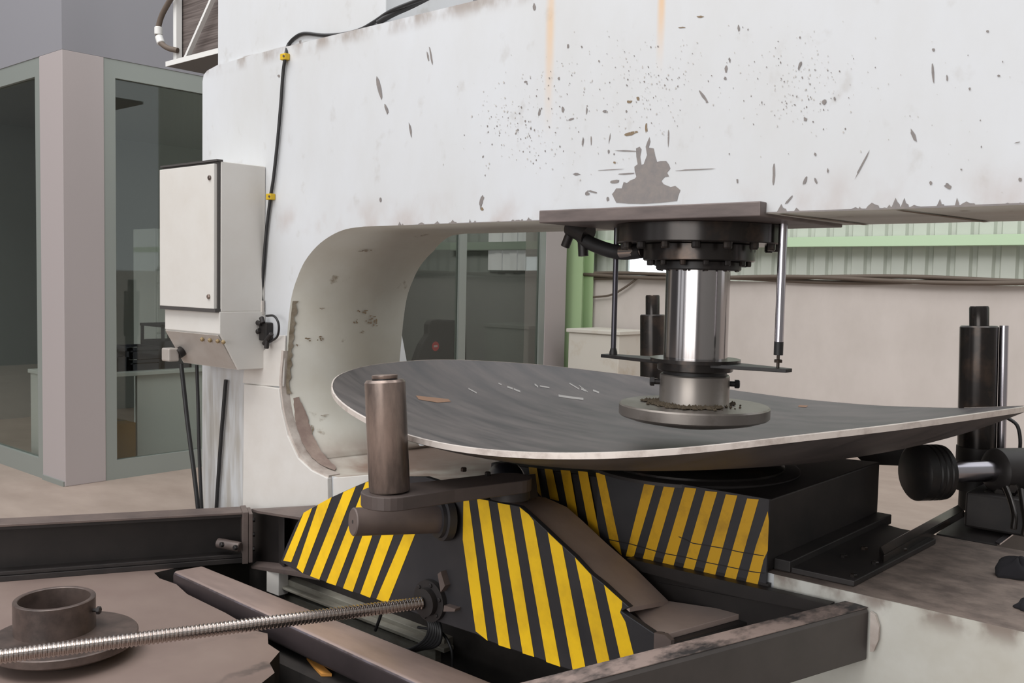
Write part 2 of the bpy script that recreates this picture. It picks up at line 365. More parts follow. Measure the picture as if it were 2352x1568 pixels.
struct(box('wall_office_rear', -10.4, -10.2, OY, YW, 0, OZ, 'interior_wall'))
struct(box('wall_office_side', -10.2, OX-.3, yB-.1, yB, 0, OZ, 'interior_wall'))
struct(box('ceiling', -10.2, OX-.07, OY+.07, yB-.1, OZ-.06, OZ-.01, 'interior_wall'))
# inner daylight window behind a blind, on the office's end wall
w4 = thing('window_4', 'x', 'x', (-8.0, yB-.14, 1.4)); del w4['label'], w4['category']; w4['kind'] = 'structure'
ia = at(1122, 620, y=yB-.12); ib = at(1228, 500, y=yB-.12)
nb = 6; wdt = (ib[0]-ia[0])/nb
for i in range(nb): box('blind_slat', ia[0]+i*wdt, ia[0]+(i+.93)*wdt, yB-.13-.01*(i % 2), yB-.115, ia[2], ib[2], 'curtain_lit', w4)
zb = at(1170, 565, y=yB-.12)[2]
box('crossbar', ia[0]-.6, ib[0]+.02, yB-.17, yB-.14, zb-.05, zb+.05, 'alu_frame', w4)

# green post of the hall, beyond the office
ga, gb = at(1297, 600, y=8.75), at(1341, 600, y=8.75)
gp = thing('trim_5', 'x', 'x', (ga[0], 8.8, 0)); del gp['label'], gp['category']; gp['kind'] = 'structure'
box('flange', ga[0], gb[0], 8.72, 8.735, 0, 5, 'green_column', gp); box('flange', ga[0], gb[0], 8.93, 8.945, 0, 5, 'green_column', gp)
box('web', (ga[0]+gb[0])/2-.01, (ga[0]+gb[0])/2+.01, 8.735, 8.93, 0, 5, 'green_column', gp)

# unseen piers and gaps added behind the photographer, as stripes for the chrome to mirror
for i, xx in enumerate((-11, -6.5, -2.6, -.4, 3.2, 7)):
    struct(box('mirror_pier_end' if i == 0 else 'mirror_pier', xx-.55, xx+.55, -11.6, -11, 0, 6, 'unseen_helper_dark'))
struct(box('wall_left_dimmer', -16.2, -16, -12, 2.9, 0, 9, 'unseen_helper_dark'))  # unseen wall added so that the left glass reflects something dim
struct(box('wall_right_blocker', 6.6, 6.8, -11, YW, 0, 9, 'unseen_blocker_grey'))  # unseen wall, raised and moved in to cut light from the right

# ================================================================= PRESS
YF = 3.0
press = thing('hydraulic_press', 'huge white C-frame hydraulic press with deep rounded throat and scratched paint', 'press', (-3, 3.3, 0))
thr = [(837, 520), (795, 526), (760, 541), (728, 565), (700, 600), (682, 640), (670, 680), (663, 730), (659, 780), (655, 830), (652, 880), (656, 925), (665, 970), (680, 1012), (700, 1050), (728, 1078), (762, 1093)]
thr = [at(a, b, y=YF) for a, b in spline(thr, 4)]
ZB, ZT, ZJ = 1.745, 2.682, .53
xL, xR = -5.016, 2.2
front = [(xL, -.02), (xL, 2.60), (xL+.012, 2.635), (xL+.05, 2.655), (-4.86, 2.672), (-4.5, ZT), (xR, ZT), (xR, ZB)]
n0 = len(front)
front += [(p[0], p[2]) for p in thr]
n1 = len(front)
front += [(-3.5, .515), (-3.2, ZJ), (xR, ZJ), (xR, -.78), (-4.0, -.78), (-4.0, -.02)]
A = [(x, YF, z) for x, z in front]
def back(i, x, z):
    y = 3.68 if z > .56 else 3.95
    if n0 <= i < n1: x = x+.14*min(1, (i-n0)/12)
    return (x, y, z)
B = [back(i, x, z) for i, (x, z) in enumerate(front)]
N = len(front)
faces = [tuple(range(N)), tuple(range(2*N-1, N-1, -1))]; fm = [0, 0]
for i in range(N):
    faces.append((i, i+N, (i+1) % N+N, (i+1) % N))
    fm.append(1 if n0-1 <= i < n1+1 else (2 if i == n1+1 else 0))
# split the front so that the lower jaw has its own worn paint
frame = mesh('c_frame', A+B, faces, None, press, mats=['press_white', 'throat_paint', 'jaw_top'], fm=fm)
for p in frame.data.polygons:
    if p.material_index == 1: p.use_smooth = True
# lower jaw front skin (a welded cover plate, grey-white and worn)
jl = at(1779, 1322, y=YF)[0]
box('jaw_cover_plate', jl, xR, YF-.004, YF, -.3, ZJ+.0005, 'jaw_face', press)
# pedestal plate left of the throat, standing proud of the frame
yp = YF-.03
prism('pedestal_plate', pxpoly([(560, 882), (600, 886), (640, 892), (646, 940), (660, 1000), (684, 1052), (715, 1080), (752, 1098), (755, 1290), (556, 1290)], yp), (0, .028, 0), 'pedestal_white', press, bevel=.004)
prism('pedestal_plate', pxpoly([(560, 850), (640, 770), (655, 770), (650, 888), (600, 885), (557, 879)], YF-.012), (0, .010, 0), 'pedestal_white', press, bevel=.003)
prism('pedestal_plate', pxpoly([(765, 1097), (850, 1090), (1000, 1130), (1000, 1290), (765, 1290)], YF-.012), (0, .010, 0), 'pedestal_white', press, bevel=.003)
# rolled lip around the lower half of the throat
lipA = [np.array(p) for p in thr[34:]]; V = []; Fc = []
for i, p in enumerate(lipA):
    t = lipA[min(i+1, len(lipA)-1)]-lipA[max(i-1, 0)]; t /= np.linalg.norm(t); nn = np.array([t[2], 0, -t[0]])
    if nn[0] < 0: nn = -nn
    V += [p+np.array([0, -.02, 0])-nn*.012, p+np.array([0, -.02, 0])+nn*.006, p+np.array([0, .05, 0])+nn*.006, p+np.array([0, .05, 0])-nn*.012]
for i in range(len(lipA)-1):
    for s in range(4): Fc.append((4*i+s, 4*i+(s+1) % 4, 4*i+4+(s+1) % 4, 4*i+4+s))
Fc += [(0, 1, 2, 3), tuple(range(4*len(lipA)-4, 4*len(lipA)))]
mat('lip_dirty', S(196, 186, 178), .6, col2=S(140, 122, 112), scale=12, amount=.7)
mesh('throat_lip', V, Fc, 'lip_dirty', press)
# wear scuff on the throat's curve
mat('scuff', S(132, 112, 104), .7, col2=S(164, 146, 134), scale=14, amount=.8)

# upper housing standing on the beam
ta, tb = at(500, 60, y=3.03), at(886, 20, y=3.03)
box('upper_housing', ta[0], tb[0], 3.03, 3.62, ZT-.05, 3.6, 'press_white', press, bevel=.006)
# seams under the beam on the right
for p0, p1 in (((1800, 492), (1985, 514)), ((2085, 486), (2260, 507))):
    a = at(*p0, z=ZB-.002); a = np.array([a[0], YF+.01, ZB-.003]); b = np.array([at(*p1, z=ZB)[0], 3.655, ZB-.003])
    dd = (b-a)/np.linalg.norm(b-a); nn = np.array([dd[1], -dd[0], 0])*.012
    mesh('weld_seam', [a-nn, a+nn, b+nn, b-nn], [(0, 1, 2, 3)], 'chip_brown', press)

# paint damage: flakes that show the metal, a hair proud of the face
YD = YF-.0012
def flake(cx, cy, w, h, ang, n=9, jit=.35):
    a = math.radians(ang); out = []
    for i in range(n):
        t = 2*math.pi*i/n; k = 1+random.uniform(-jit, jit); x = .5*w*k*math.cos(t); y = .5*h*k*math.sin(t)
        out.append(at(cx+x*math.cos(a)-y*math.sin(a), cy+x*math.sin(a)+y*math.cos(a), y=YD))
    return out
def flakes(name, polys, m):
    v = []; f = []
    for k, p in enumerate(polys): f.append(tuple(range(len(v), len(v)+len(p)))); v += [np.array(q)-np.array([0, (k % 60)*2e-5, 0]) for q in p]     # no two flakes share a plane
    o = mesh(name, v, f, m, press); o['kind'] = 'stuff'; return o
Z6 = lambda x, y: (1000+x/2.613, y/2.613)
Z9 = lambda x, y: (1800+x/2.904, y/2.904)
L = []
for cx, cy, w, h, g_ in ((885, 850, 13, 62, 5), (935, 845, 9, 50, 0), (1045, 830, 7, 60, 10), (1398, 830, 9, 115, 2), (1610, 580, 18, 80, -35), (845, 1045, 44, 14, 5), (765, 658, 16, 32, 0), (625, 670, 15, 42, 10), (908, 665, 11, 44, 5), (1018, 668, 32, 14, 0), (815, 715, 42, 12, -15), (2030, 1050, 14, 120, 2), (2220, 1080, 20, 56, 25), (2285, 1090, 12, 32, -20), (1745, 410, 20, 42, 0), (1765, 360, 12, 30, -20), (1820, 170, 13, 42, 0), (593, 38, 16, 42, 0), (797, 278, 14, 22, 0), (1080, 1090, 52, 22, -5), (278, 1200, 22, 56, 15), (540, 490, 20, 10, 0), (740, 470, 14, 16, 0), (2125, 1195, 12, 70, 40), (1040, 910, 12, 22, 0), (1548, 1018, 270, 7, -3), (1150, 905, 130, 8, 2), (1050, 1018, 150, 4, -3), (1150, 1042, 90, 8, -3), (2190, 390, 12, 40, 20), (1740, 470, 16, 18, 0), (910, 1160, 26, 26, 0), (940, 1150, 60, 10, 15), (1035, 1195, 20, 24, 0), (1812, 1085, 12, 26, 0), (2335, 610, 22, 28, 0)):
    q = Z6(cx, cy); L.append(flake(q[0], q[1], w/2.613, h/2.613, g_, 10, .3))
for cx, cy, w, h, g_ in ((995, 485, 20, 150, -4), (865, 905, 26, 95, -25), (525, 1095, 12, 190, 28), (145, 1200, 18, 62, 25), (215, 1205, 15, 42, -15), (1000, 333, 17, 22, 0), (1435, 505, 22, 16, 0), (1360, 210, 22, 16, 0), (1095, 1240, 44, 34, 30), (980, 1220, 18, 22, 0), (1575, 1195, 25, 26, 0), (1090, 520, 12, 38, 0), (1240, 593, 14, 20, 0), (270, 680, 26, 32, 0), (340, 660, 14, 26, 0), (145, 795, 22, 26, 0), (210, 1028, 14, 24, 0), (295, 1137, 12, 28, 0), (1185, 1130, 14, 12, 0), (105, 440, 14, 50, 10), (1560, 950, 40, 8, -15)):
    q = Z9(cx, cy); L.append(flake(q[0], q[1], w/2.904, h/2.904, g_, 10, .3))
for cx, cy, w, h, g_ in ((872, 203, 8, 46, -15), (888, 250, 6, 26, -15), (943, 300, 4, 34, -8), (990, 130, 5, 42, -8), (982, 128, 4, 26, -8), (874, 458, 6, 10, 0), (1105, 465, 8, 26, 10), (690, 95, 6, 8, 0), (640, 175, 5, 6, 0)):
    L.append(flake(cx, cy, w, h, g_))
big = [(1060, 1165), (1085, 1215), (1160, 1221), (1250, 1222), (1350, 1216), (1450, 1205), (1458, 1172), (1470, 1140), (1440, 1115), (1412, 1122), (1370, 1105), (1356, 1085), (1375, 1062), (1402, 1058), (1390, 1035), (1410, 1010), (1400, 985), (1385, 965), (1350, 966), (1330, 972), (1318, 930), (1310, 890), (1280, 885), (1290, 850), (1285, 822), (1272, 850), (1262, 880), (1270, 930), (1250, 985), (1236, 988), (1229, 940), (1237, 895), (1226, 880), (1204, 890), (1206, 940), (1214, 985), (1194, 1000), (1196, 1026), (1206, 1060), (1196, 1072), (1170, 1082), (1150, 1098), (1130, 1092), (1118, 1130), (1085, 1130), (1072, 1150)]
L.append([at(*Z6(a, b), y=YD) for a, b in big])
for k in range(46):                                   # ragged bare metal along the lower edge of the beam
    x = random.choice((random.uniform(-3.5, -2.5), random.uniform(-1.5, -.55), random.uniform(-1.2, -.6)))
    w = random.uniform(.012, .05); h = random.uniform(.004, .016)*(2.0 if x > -1.5 and random.random() < .3 else 1)
    L.append([(x-w/2, YD, ZB), (x+w/2, YD, ZB), (x+w*.4, YD, ZB+h*.5), (x+w*.15, YD, ZB+h*random.uniform(.5, 1)), (x-w*.05, YD, ZB+h*random.uniform(.8, 1.3)), (x-w*.3, YD, ZB+h*.5)])
L.append([(-3.6, YD, ZB), (-.4, YD, ZB), (-.4, YD, ZB+.006), (-1.2, YD, ZB+.005), (-3.0, YD, ZB+.003)])
flakes('bare_metal_chips', L, 'chip_grey')
L = []; L2 = []
for cx, cy, sx, sy, n in ((1185, 275, 62, 45, 150), (1290, 190, 60, 40, 60), (1490, 185, 70, 45, 130), (1850, 200, 60, 60, 200), (1240, 350, 80, 40, 60), (1640, 160, 160, 70, 60), (2150, 300, 150, 120, 40), (1480, 260, 60, 40, 50)):
    for i in range(n):
        x, y = random.gauss(cx, sx), random.gauss(cy, sy)
        if not 0 < y < 455: continue
        s = random.choice((1.2, 1.5, 1.8, 2, 2.4, 3.2)); (L if s < 2.0 else L2).append(flake(x, y, s, s*random.uniform(1, 1.9), random.uniform(-20, 20), 6))
flakes('grease_spatter', L+L2[::2], 'chip_pale'); flakes('dark_spatter', L2[1::2], 'chip_grey')
L = [flake(*Z6(x, y), w/2.613, h/2.613, a) for x, y, w, h, a in ((1170, 800, 85, 22, -8), (1265, 765, 14, 60, -5), (1480, 165, 50, 8, 0), (1590, 100, 40, 12, 0), (1165, 610, 36, 16, 0), (1215, 590, 16, 30, 0), (1075, 975, 16, 14, 0), (280, 1255, 16, 20, 0))]
flakes('tan_scuffs', L, 'chip_brown')
# wear marks on the throat wall
def throat_pt(px, py):
    # intersect with the curved wall by stepping in depth
    best = None
    for y in np.linspace(3.002, 3.68, 420):
        p = at(px, py, y=y); s = (y-YF)/.7
        # wall x at this height
        zs = [q[2] for q in thr]; xs = [q[0]+.14*s for q in thr]
        xw = np.interp(-p[2], [-z for z in zs], xs)
        if p[0] <= xw+.001:
            q = np.array([xw, y, p[2]]); c_ = np.array([-3.55, y, 1.13])-q; return q+c_/np.linalg.norm(c_)*.007
        best = p
    return best
L = []
for cx, cy, w, h in ((838, 573, 44, 5), (830, 715, 26, 8), (845, 735, 18, 14), (860, 745, 10, 24), (815, 738, 10, 12), (705, 780, 14, 10), (735, 778, 22, 14), (735, 955, 46, 5), (740, 707, 14, 4), (680, 792, 8, 6), (855, 725, 22, 6), (832, 762, 12, 8), (716, 985, 8, 30)):
    for k in range(5):
        ex, ey = cx+random.uniform(-.42, .42)*w, cy+random.uniform(-.42, .42)*h; ew, eh = w*random.uniform(.15, .5), h*random.uniform(.2, .6)
        L.append([throat_pt(ex+.5*ew*math.cos(t)*random.uniform(.4, 1.1), ey+.5*eh*math.sin(t)*random.uniform(.4, 1.1)) for t in np.linspace(0, 2*math.pi, 8)[:-1]])
flakes('throat_scuffs', L, 'chip_brown')
so = spline([(672, 915), (676, 960), (686, 1000), (705, 1040), (735, 1068), (768, 1082)], 6); si = spline([(684, 912), (700, 945), (712, 985), (722, 1010), (740, 1042), (772, 1076)], 6)
p = []; f = []
for k, (q, w) in enumerate(zip(so, si)):
    for t in (0, .33, .66, 1): p.append(throat_pt(*(q*(1-t)+w*t+np.array([random.uniform(-1.5, 1.5), 0]))))
    if k:
        for j in range(3): f.append((4*k-4+j, 4*k-3+j, 4*k+1+j, 4*k+j))
o = mesh('throat_wear', p, f, 'scuff', press, smooth='all'); o['kind'] = 'stuff'
mat('edge_grime', S(118, 104, 84), .8, col2=S(170, 160, 144), scale=16, amount=.9)
p = []; f = []
for k, yy_ in enumerate(np.linspace(690, 905, 30)):
    w = random.uniform(5, 15); x0_ = float(np.interp(yy_, [690, 780, 880, 925], [670, 661, 655, 658])); p += [throat_pt(x0_, yy_), throat_pt(x0_+w*.5, yy_), throat_pt(x0_+w, yy_)]
    if k: f += [(3*k-3, 3*k-2, 3*k+1, 3*k), (3*k-2, 3*k-1, 3*k+2, 3*k+1)]
o = mesh('throat_edge_grime', p, f, 'edge_grime', press, smooth='all'); o['kind'] = 'stuff'

# ---- ram
XA, YA = -1.962, 3.35
hd = np.array([-XA, -YA]); hd /= np.linalg.norm(hd)
depth = proj((XA, YA, 1.3))[2]
rad = lambda wpx: .5*wpx*depth/F
def zf(py, r): return zfor(XA+hd[0]*r, YA+hd[1]*r, py)
def ringpart(name, py0, py1, wpx, m, bev=.004, parent=press, z0=None, z1=None):
    r = rad(wpx); t = zf(py0, r) if z1 is None else z1; b = zf(py1, r) if z0 is None else z0
    return lathe(name, (XA, YA, b), (0, 0, 1), [(r-bev, 0), (r, bev), (r, t-b-bev), (r-bev, t-b)], m, parent, seg=64), r, b, t
pa, pb = at(1238, 490, y=2.955), at(1746, 480, y=2.955)
mat('plate_brown', S(118, 106, 102), .5, .2, col2=S(84, 76, 74), scale=7, amount=.8, stretch=(.6, 1, 3))
box('mounting_plate', pa[0], pb[0], 2.955, 3.64, 1.733, 1.783, 'plate_brown', press, bevel=.004)
f1, r1, b1, t1 = ringpart('cylinder_flange', 500, 553, 377, 'dark_oily', z1=1.735)
for i in range(16):
    a = 2*math.pi*i/16+.1; bolt(f1, (XA+.9*r1*math.cos(a), YA+.9*r1*math.sin(a), b1+.001), (0, 0, -1), .017, .026, seg=10)
f2, r2, b2, t2 = ringpart('gland_flange', 553, 597, 252, 'dark_oily', z1=b1)
for i in range(14):
    a = 2*math.pi*i/14; bolt(f2, (XA+.88*r2*math.cos(a), YA+.88*r2*math.sin(a), b2+.001), (0, 0, -1), .012, .02, seg=10)
f3, r3, b3, t3 = ringpart('seal_ring', 597, 619, 192, 'black_metal', z1=b2)
for i in range(12):
    a = 2*math.pi*i/12+.2; bolt(f3, (XA+.92*r3*math.cos(a), YA+.92*r3*math.sin(a), b3+.012), (math.cos(a)*.2, math.sin(a)*.2, -1), .009, .016, seg=10)
zc1 = zf(829, rad(145))
lathe('piston', (XA, YA, zc1-.03), (0, 0, 1), [(rad(145), 0), (rad(145), b3-zc1+.04)], 'chrome', press, seg=96)
# guide collar with two arms
g1, rg, bg, tg = ringpart('guide_collar', 832, 858, 172, 'dark_oily', z1=zc1+.0)
lathe('collar_rim', (XA, YA, zc1-.012), (0, 0, 1), [(rad(145), 0), (rad(205), 0), (rad(205), .014), (rad(145)+.001, .014)], 'dark_oily', g1, seg=64)
dx_ = at(1395, 835, z=zc1); ang = math.atan2(at(1808, 833, y=YA)[2]-zc1, 1)
lp, rp = at(1394, 834, y=YA+.02), at(1808, 834, y=YA-.02)
za = zc1-.012
# arms lie along the press's length
for px0, w0 in ((lp, .055), (rp, .05)):
    s = np.sign(px0[0]-XA); x_in = XA+s*.07
    pts = [(x_in, YA-.10), (px0[0], YA-w0*.5), (px0[0], YA+w0*.5), (x_in, YA+.10)]
    loft('guide_arm', [(x, y, za-.012) for x, y in pts], [(x, y, za+.002) for x, y in pts], 'black_metal', press, bevel=.002)
def rod(pxb, m, r, tip):
    q = at(pxb[0], 834, z=za); x = q[0]*YA/q[1] if False else at(pxb[0], 834, y=YA)[0]
    rodo = cyl('guide_rod', (x, YA, za+(.07 if tip else 0)), (x, YA, 1.75), r, m, press, 24)
    if tip:
        cyl('rod_end', (x, YA, za+.05), (x, YA, za+.10), r*1.05, 'black_rubber', rodo, 20)
        cyl('rod_stud', (x, YA, za), (x, YA, za+.05), r*.35, 'dark_oily', rodo, 12); bolt(rodo, (x, YA, za+.022), (0, 0, 1), r*1.0, .012, name='nut')
    else: lathe('rod_foot', (x, YA, za), (0, 0, 1), [(r*1.5, 0), (r*1.5, .012), (r*1.05, .03)], 'black_metal', rodo, 20)
    return rodo
mat('rod_dark', S(78, 76, 82), .3, .8)
rod((1408, 0), 'rod_dark', rad(13), False); rod((1787, 0), 'rod_chrome', rad(19), True)
# hydraulic fitting and hose under the beam
hp = [at(1330, 530, y=3.30), at(1345, 552, y=3.30), at(1390, 572, y=3.30), at(1432, 580, y=3.30), at(1476, 576, y=3.27)]
hh = hose('hydraulic_hose', hp, .03, 'black_rubber', press)
cyl('hose_fitting', at(1428, 579, y=3.29), at(1478, 576, y=3.27), .026, 'screw_steel', hh, 16)
cyl('valve_body', at(1312, 518, y=3.30), at(1352, 540, y=3.30), .045, 'black_metal', hh, 16)
for q in ((1298, 566, 1312, 530, .02), (1340, 588, 1338, 545, .022)): cyl('valve_stub', at(q[0], q[1], y=3.30), at(q[2], q[3], y=3.30), q[4], 'black_metal', hh, 12)

# ---- pressing die held by the ram
rdsc = rad(343); zt_d = zf(950, rdsc); zb_d = zf(980, rdsc)
die = thing('pressing_die', 'round steel pressing die with grimy collar hanging below the chrome ram', 'die', (XA, YA, zb_d), 'pressing dies')
sag = .04
lathe('disc', (XA, YA, zb_d-sag), (0, 0, 1), [(.001, 0), (rdsc*.5, sag*.2), (rdsc*.85, sag*.68), (rdsc-.006, sag), (rdsc, sag+.006), (rdsc, sag+zt_d-zb_d-.006), (rdsc-.006, sag+zt_d-zb_d), (rad(150), sag+zt_d-zb_d)], 'die_steel', die, seg=96)
zct = zf(866, rad(159)); rc_ = rad(159)
col = lathe('collar', (XA, YA, zt_d), (0, 0, 1), [(rc_+.006, 0), (rc_, .012), (rc_, zct-zt_d-.005), (rc_-.005, zct-zt_d), (.02, zct-zt_d)], 'die_steel', die, seg=64)
lathe('neck', (XA, YA, zct), (0, 0, 1), [(rc_-.012, 0), (rc_-.012, bg-zct+.002)], 'black_metal', die, seg=48)
u = np.array([math.cos(.62), math.sin(.62), 0])
for s in (1, -1):
    p0 = np.array([XA, YA, zct-.035])+u*s*(rc_-.005); bo = cyl('set_screw', p0, p0+u*s*.03, .011, 'black_metal', col, 12); bolt(bo, p0+u*s*.026, u*s, .019, .018, 'black_metal')
random.seed(11)
dv = []; df = []
for k in range(420):
    a = random.uniform(3.3, 5.9) if random.random() < .8 else random.uniform(0, 6.3); rr = rc_+abs(random.gauss(.012, .022)); s = random.uniform(.004, .013)
    c = np.array([XA+rr*math.cos(a), YA+rr*math.sin(a), zt_d+s*.4]); n = len(dv)
    q_ = [(1, 0, 0), (0, 1, 0), (-1, 0, 0), (0, -1, 0), (0, 0, .8), (0, 0, -.6)]; dv += [c+np.array(q)*s*random.uniform(.7, 1.3) for q in q_]; df += [(n+a_, n+(a_+1) % 4, n+b_) for a_ in range(4) for b_ in (4, 5)]
o = mesh('scale_debris', dv, df, 'debris', die); o['kind'] = 'stuff'

# ================================================================= DISHED PLATE
DC = np.array([-2.25, 3.55]); DR = 1.4
yh = 2.985; zt0 = at(1755, 1145, y=yh)[2]
fr_px = [(757, 884), (768, 903), (780, 921), (837, 958), (900, 986), (951, 1003), (1033, 1022), (1131, 1034), (1220, 1039), (1305, 1041), (1450, 1037), (1631, 1023), (1807, 1001), (1968, 984), (2114, 966), (2286, 942), (2352, 933), (2400, 929)]
bk_px = [(757, 884), (775, 861), (829, 841), (902, 831), (988, 825), (1073, 826), (1212, 834), (1300, 843), (1362, 851), (1473, 864), (1701, 898), (1843, 917), (2021, 932), (2200, 937), (2352, 931), (2400, 928)]
NT = 144
zr_ = []
vb = math.atan2(-DC[1], -DC[0])
dl = np.hypot(*DC); half = math.acos(DR/dl)
for i in range(NT):
    th = 2*math.pi*i/NT; p = DC+DR*np.array([math.cos(th), math.sin(th)])
    dth = abs((th-vb+math.pi) % (2*math.pi)-math.pi); curve = fr_px if dth < half else bk_px
    z = 1.05
    for _ in range(4):
        px = proj((p[0], p[1], z))[0]; py = np.interp(px, [c[0] for c in curve], [c[1] for c in curve]); z = zfor(p[0], p[1], py)
    zr_.append(z)
zr_ = np.array(zr_)
for _ in range(6): zr_ = (np.roll(zr_, 1)+2*zr_+np.roll(zr_, -1))/4
ZC = zt0+.055
def rimz(th):
    t = (th % (2*math.pi))/(2*math.pi)*NT; i = int(t); f = t-i; return zr_[i % NT]*(1-f)+zr_[(i+1) % NT]*f
def dish_z(x, y):
    rho = math.hypot(x-DC[0], y-DC[1])/DR; return ZC+(rimz(math.atan2(y-DC[1], x-DC[0]))-ZC)*rho**3.2
dish = thing('dished_plate', 'large round dark grey steel plate bent into a shallow dish under the ram', 'plate', (DC[0], DC[1], ZC))
TH = .021; NR = 26

V = [(DC[0], DC[1], ZC)]; Fc = []
for k in range(1, NR+1):
    rho = (k/NR)**.8
    for i in range(NT):
        th = 2*math.pi*i/NT; V.append((DC[0]+DR*rho*math.cos(th), DC[1]+DR*rho*math.sin(th), ZC+(zr_[i]-ZC)*rho**3.2))
for i in range(NT): Fc.append((0, 1+i, 1+(i+1) % NT))
for k in range(NR-1):
    for i in range(NT): a = 1+k*NT; Fc.append((a+i, a+NT+i, a+NT+(i+1) % NT, a+(i+1) % NT))
n = len(V); top = list(Fc)
Vb = [(x, y, z-TH) for x, y, z in V]
mesh('plate_body', V+Vb, top+[tuple(q+n for q in f) for f in top], 'plate_grey', dish, smooth='all')
Ve = []; Fe = []
for i in range(NT):
    th = 2*math.pi*i/NT; c, s = math.cos(th), math.sin(th); z = zr_[i]
    Ve += [(DC[0]+(DR-.003)*c, DC[1]+(DR-.003)*s, z+.0005), (DC[0]+(DR+.003)*c, DC[1]+(DR+.003)*s, z-.001), (DC[0]+(DR+.003)*c, DC[1]+(DR+.003)*s, z-TH+.002), (DC[0]+(DR-.003)*c, DC[1]+(DR-.003)*s, z-TH)]
for i in range(NT):
    for s in range(4): a = 4*i; b = 4*((i+1) % NT); Fe.append((a+s, b+s, b+(s+1) % 4, a+(s+1) % 4))
o = mesh('ground_edge', Ve, Fe, 'ground_edge', dish); o['label'] = 'bright ground metal edge'
def on_dish(px, py):
    z = .95
    for _ in range(25): p = at(px, py, z=z); z = .5*z+.5*(dish_z(p[0], p[1])+.0015)
    return at(px, py, z=z)
L = []
for x0, y0, x1, y1, w in ((1076, 892, 1095, 902, 3), (1145, 880, 1152, 883, 3), (1165, 888, 1178, 892, 4), (1180, 893, 1195, 899, 4), (1228, 882, 1236, 888, 4), (1240, 886, 1262, 890, 3), (1283, 908, 1300, 911, 5), (1300, 911, 1340, 916, 5), (1308, 880, 1330, 893, 3), (1335, 893, 1346, 897, 4), (1362, 896, 1376, 901, 4), (1330, 885, 1350, 900, 2)):
    L.append([on_dish(x0, y0-w/2), on_dish(x1, y1-w/2), on_dish(x1, y1+w/2), on_dish(x0, y0+w/2)])
def joined(name, L, m, par):
    v = []; f = []
    for p in L: f.append(tuple(range(len(v), len(v)+len(p)))); v += p
    o = mesh(name, v, f, m, par); o['kind'] = 'stuff'; return o
joined('chalk_marks', L, 'chalk', dish)
joined('rust_mark', [[on_dish(955, 908), on_dish(1030, 916), on_dish(1036, 922), on_dish(1005, 924), on_dish(962, 917)], [on_dish(1835, 930), on_dish(1856, 931), on_dish(1852, 935), on_dish(1833, 934)]], 'rust_mark', dish)

# ================================================================= LOWER DIE AND ITS HOLDER
hold = thing('die_holder', 'black box die holder with worn, shade-darkened yellow hazard stripes standing on the lower jaw', 'die holder', (-1.98, 3.45, .5))
hx0, hx1 = -2.72, at(1764, 1240, y=yh)[0]
zt1 = at(1215, 1076, y=yh)[2]
prism('holder_body', [(hx0, yh, .535), (hx1, yh, .535), (hx1, yh, zt0), (hx0, yh, zt1-.005)], (0, 1.0, 0), 'dark_steel', hold, bevel=.006)
prism('front_skirt', [(-2.15, yh-.012, .47), (hx1+.004, yh-.012, .47), (hx1+.004, yh-.012, zt0+.004), (-2.15, yh-.012, zt0-.0)], (0, .011, 0), 'carriage_black', hold)
box('side_ledge', hx1, hx1+.06, yh+.05, 3.98, .535, .575, 'dark_steel', hold, bevel=.004)
Z7 = lambda x, y: (1160+x/2.76, 1000+y/2.76)
def stripe(pts, y, par, m): return prism('yellow_stripe', [at(a, b, y=y) for a, b in pts], (0, .001, 0), m, par)
ys = yh-.0135
for q in ([(150, 200), (200, 205), (232, 390), (215, 370), (160, 280)], [(250, 210), (300, 215), (342, 415), (285, 400)], [(352, 218), (412, 222), (462, 515), (398, 460)], [(462, 225), (522, 230), (600, 640), (530, 580)], [(575, 235), (630, 242), (740, 760), (665, 680)]):
    stripe([Z7(*p) for p in q], ys+(.0 if q[0][0] > 500 else .0), hold, 'yellow_shaded')
for q in ([(885, 292), (955, 298), (815, 770), (765, 765)], [(1010, 310), (1078, 320), (935, 808), (868, 795)], [(1140, 328), (1212, 336), (1062, 845), (990, 832)], [(1270, 350), (1345, 358), (1190, 875), (1122, 862)], [(1400, 372), (1472, 380), (1325, 908), (1250, 892)], [(1535, 398), (1608, 405), (1455, 940), (1382, 925)], [(1665, 480), (1672, 540), (1665, 730), (1638, 790), (1595, 970), (1520, 952), (1590, 700)]):
    stripe([Z7(*p) for p in q], ys, hold, 'yellow_shaded')
for ln in ([(640, 655), (800, 688), (1000, 745), (1150, 772), (1270, 802), (1420, 832), (1560, 862), (1640, 872)], [(1100, 640), (1190, 682), (1370, 712), (1500, 740), (1640, 762)]):
    up = [at(*Z7(x, y-3), y=ys-.0008) for x, y in ln]; lo_ = [at(*Z7(x, y+3), y=ys-.0008) for x, y in ln]; n_ = len(up)
    mesh('seam', up+lo_, [(k, k+1, n_+k+1, n_+k) for k in range(n_-1)], 'rail_black', hold)
ld = thing('lower_die', 'dark round lower die carrying the dished plate from below', 'die', (XA, YA, .8))
lathe('die_block', (XA, YA, zt0-.01), (0, 0, 1), [(.36, 0), (.36, .022), (.34, .03), (.30, ZC-TH-zt0+.008)], 'dark_oily', ld, seg=64)
lathe('die_base', (XA, YA, zt0-.012), (0, 0, 1), [(.42, 0), (.42, .012), (.41, .016)], 'dark_steel', ld, seg=64)
prism('recess_shade_sheet', [(-3.06, 2.972, -.01), (-1.432, 2.972, -.01), (-1.432, 2.972, .5), (-3.06, 2.972, .5)], (0, .02, 0), 'rail_black', press)  # black sheet added for the shade in the recess below the holder
prism('recess_shade_sheet', pxpoly([(1500, 1335), (1910, 1412), (1910, 1500), (1500, 1500)], 2.968), (0, .018, 0), 'rail_black', press)  # second black sheet, for the darkness of the pit below the cross member
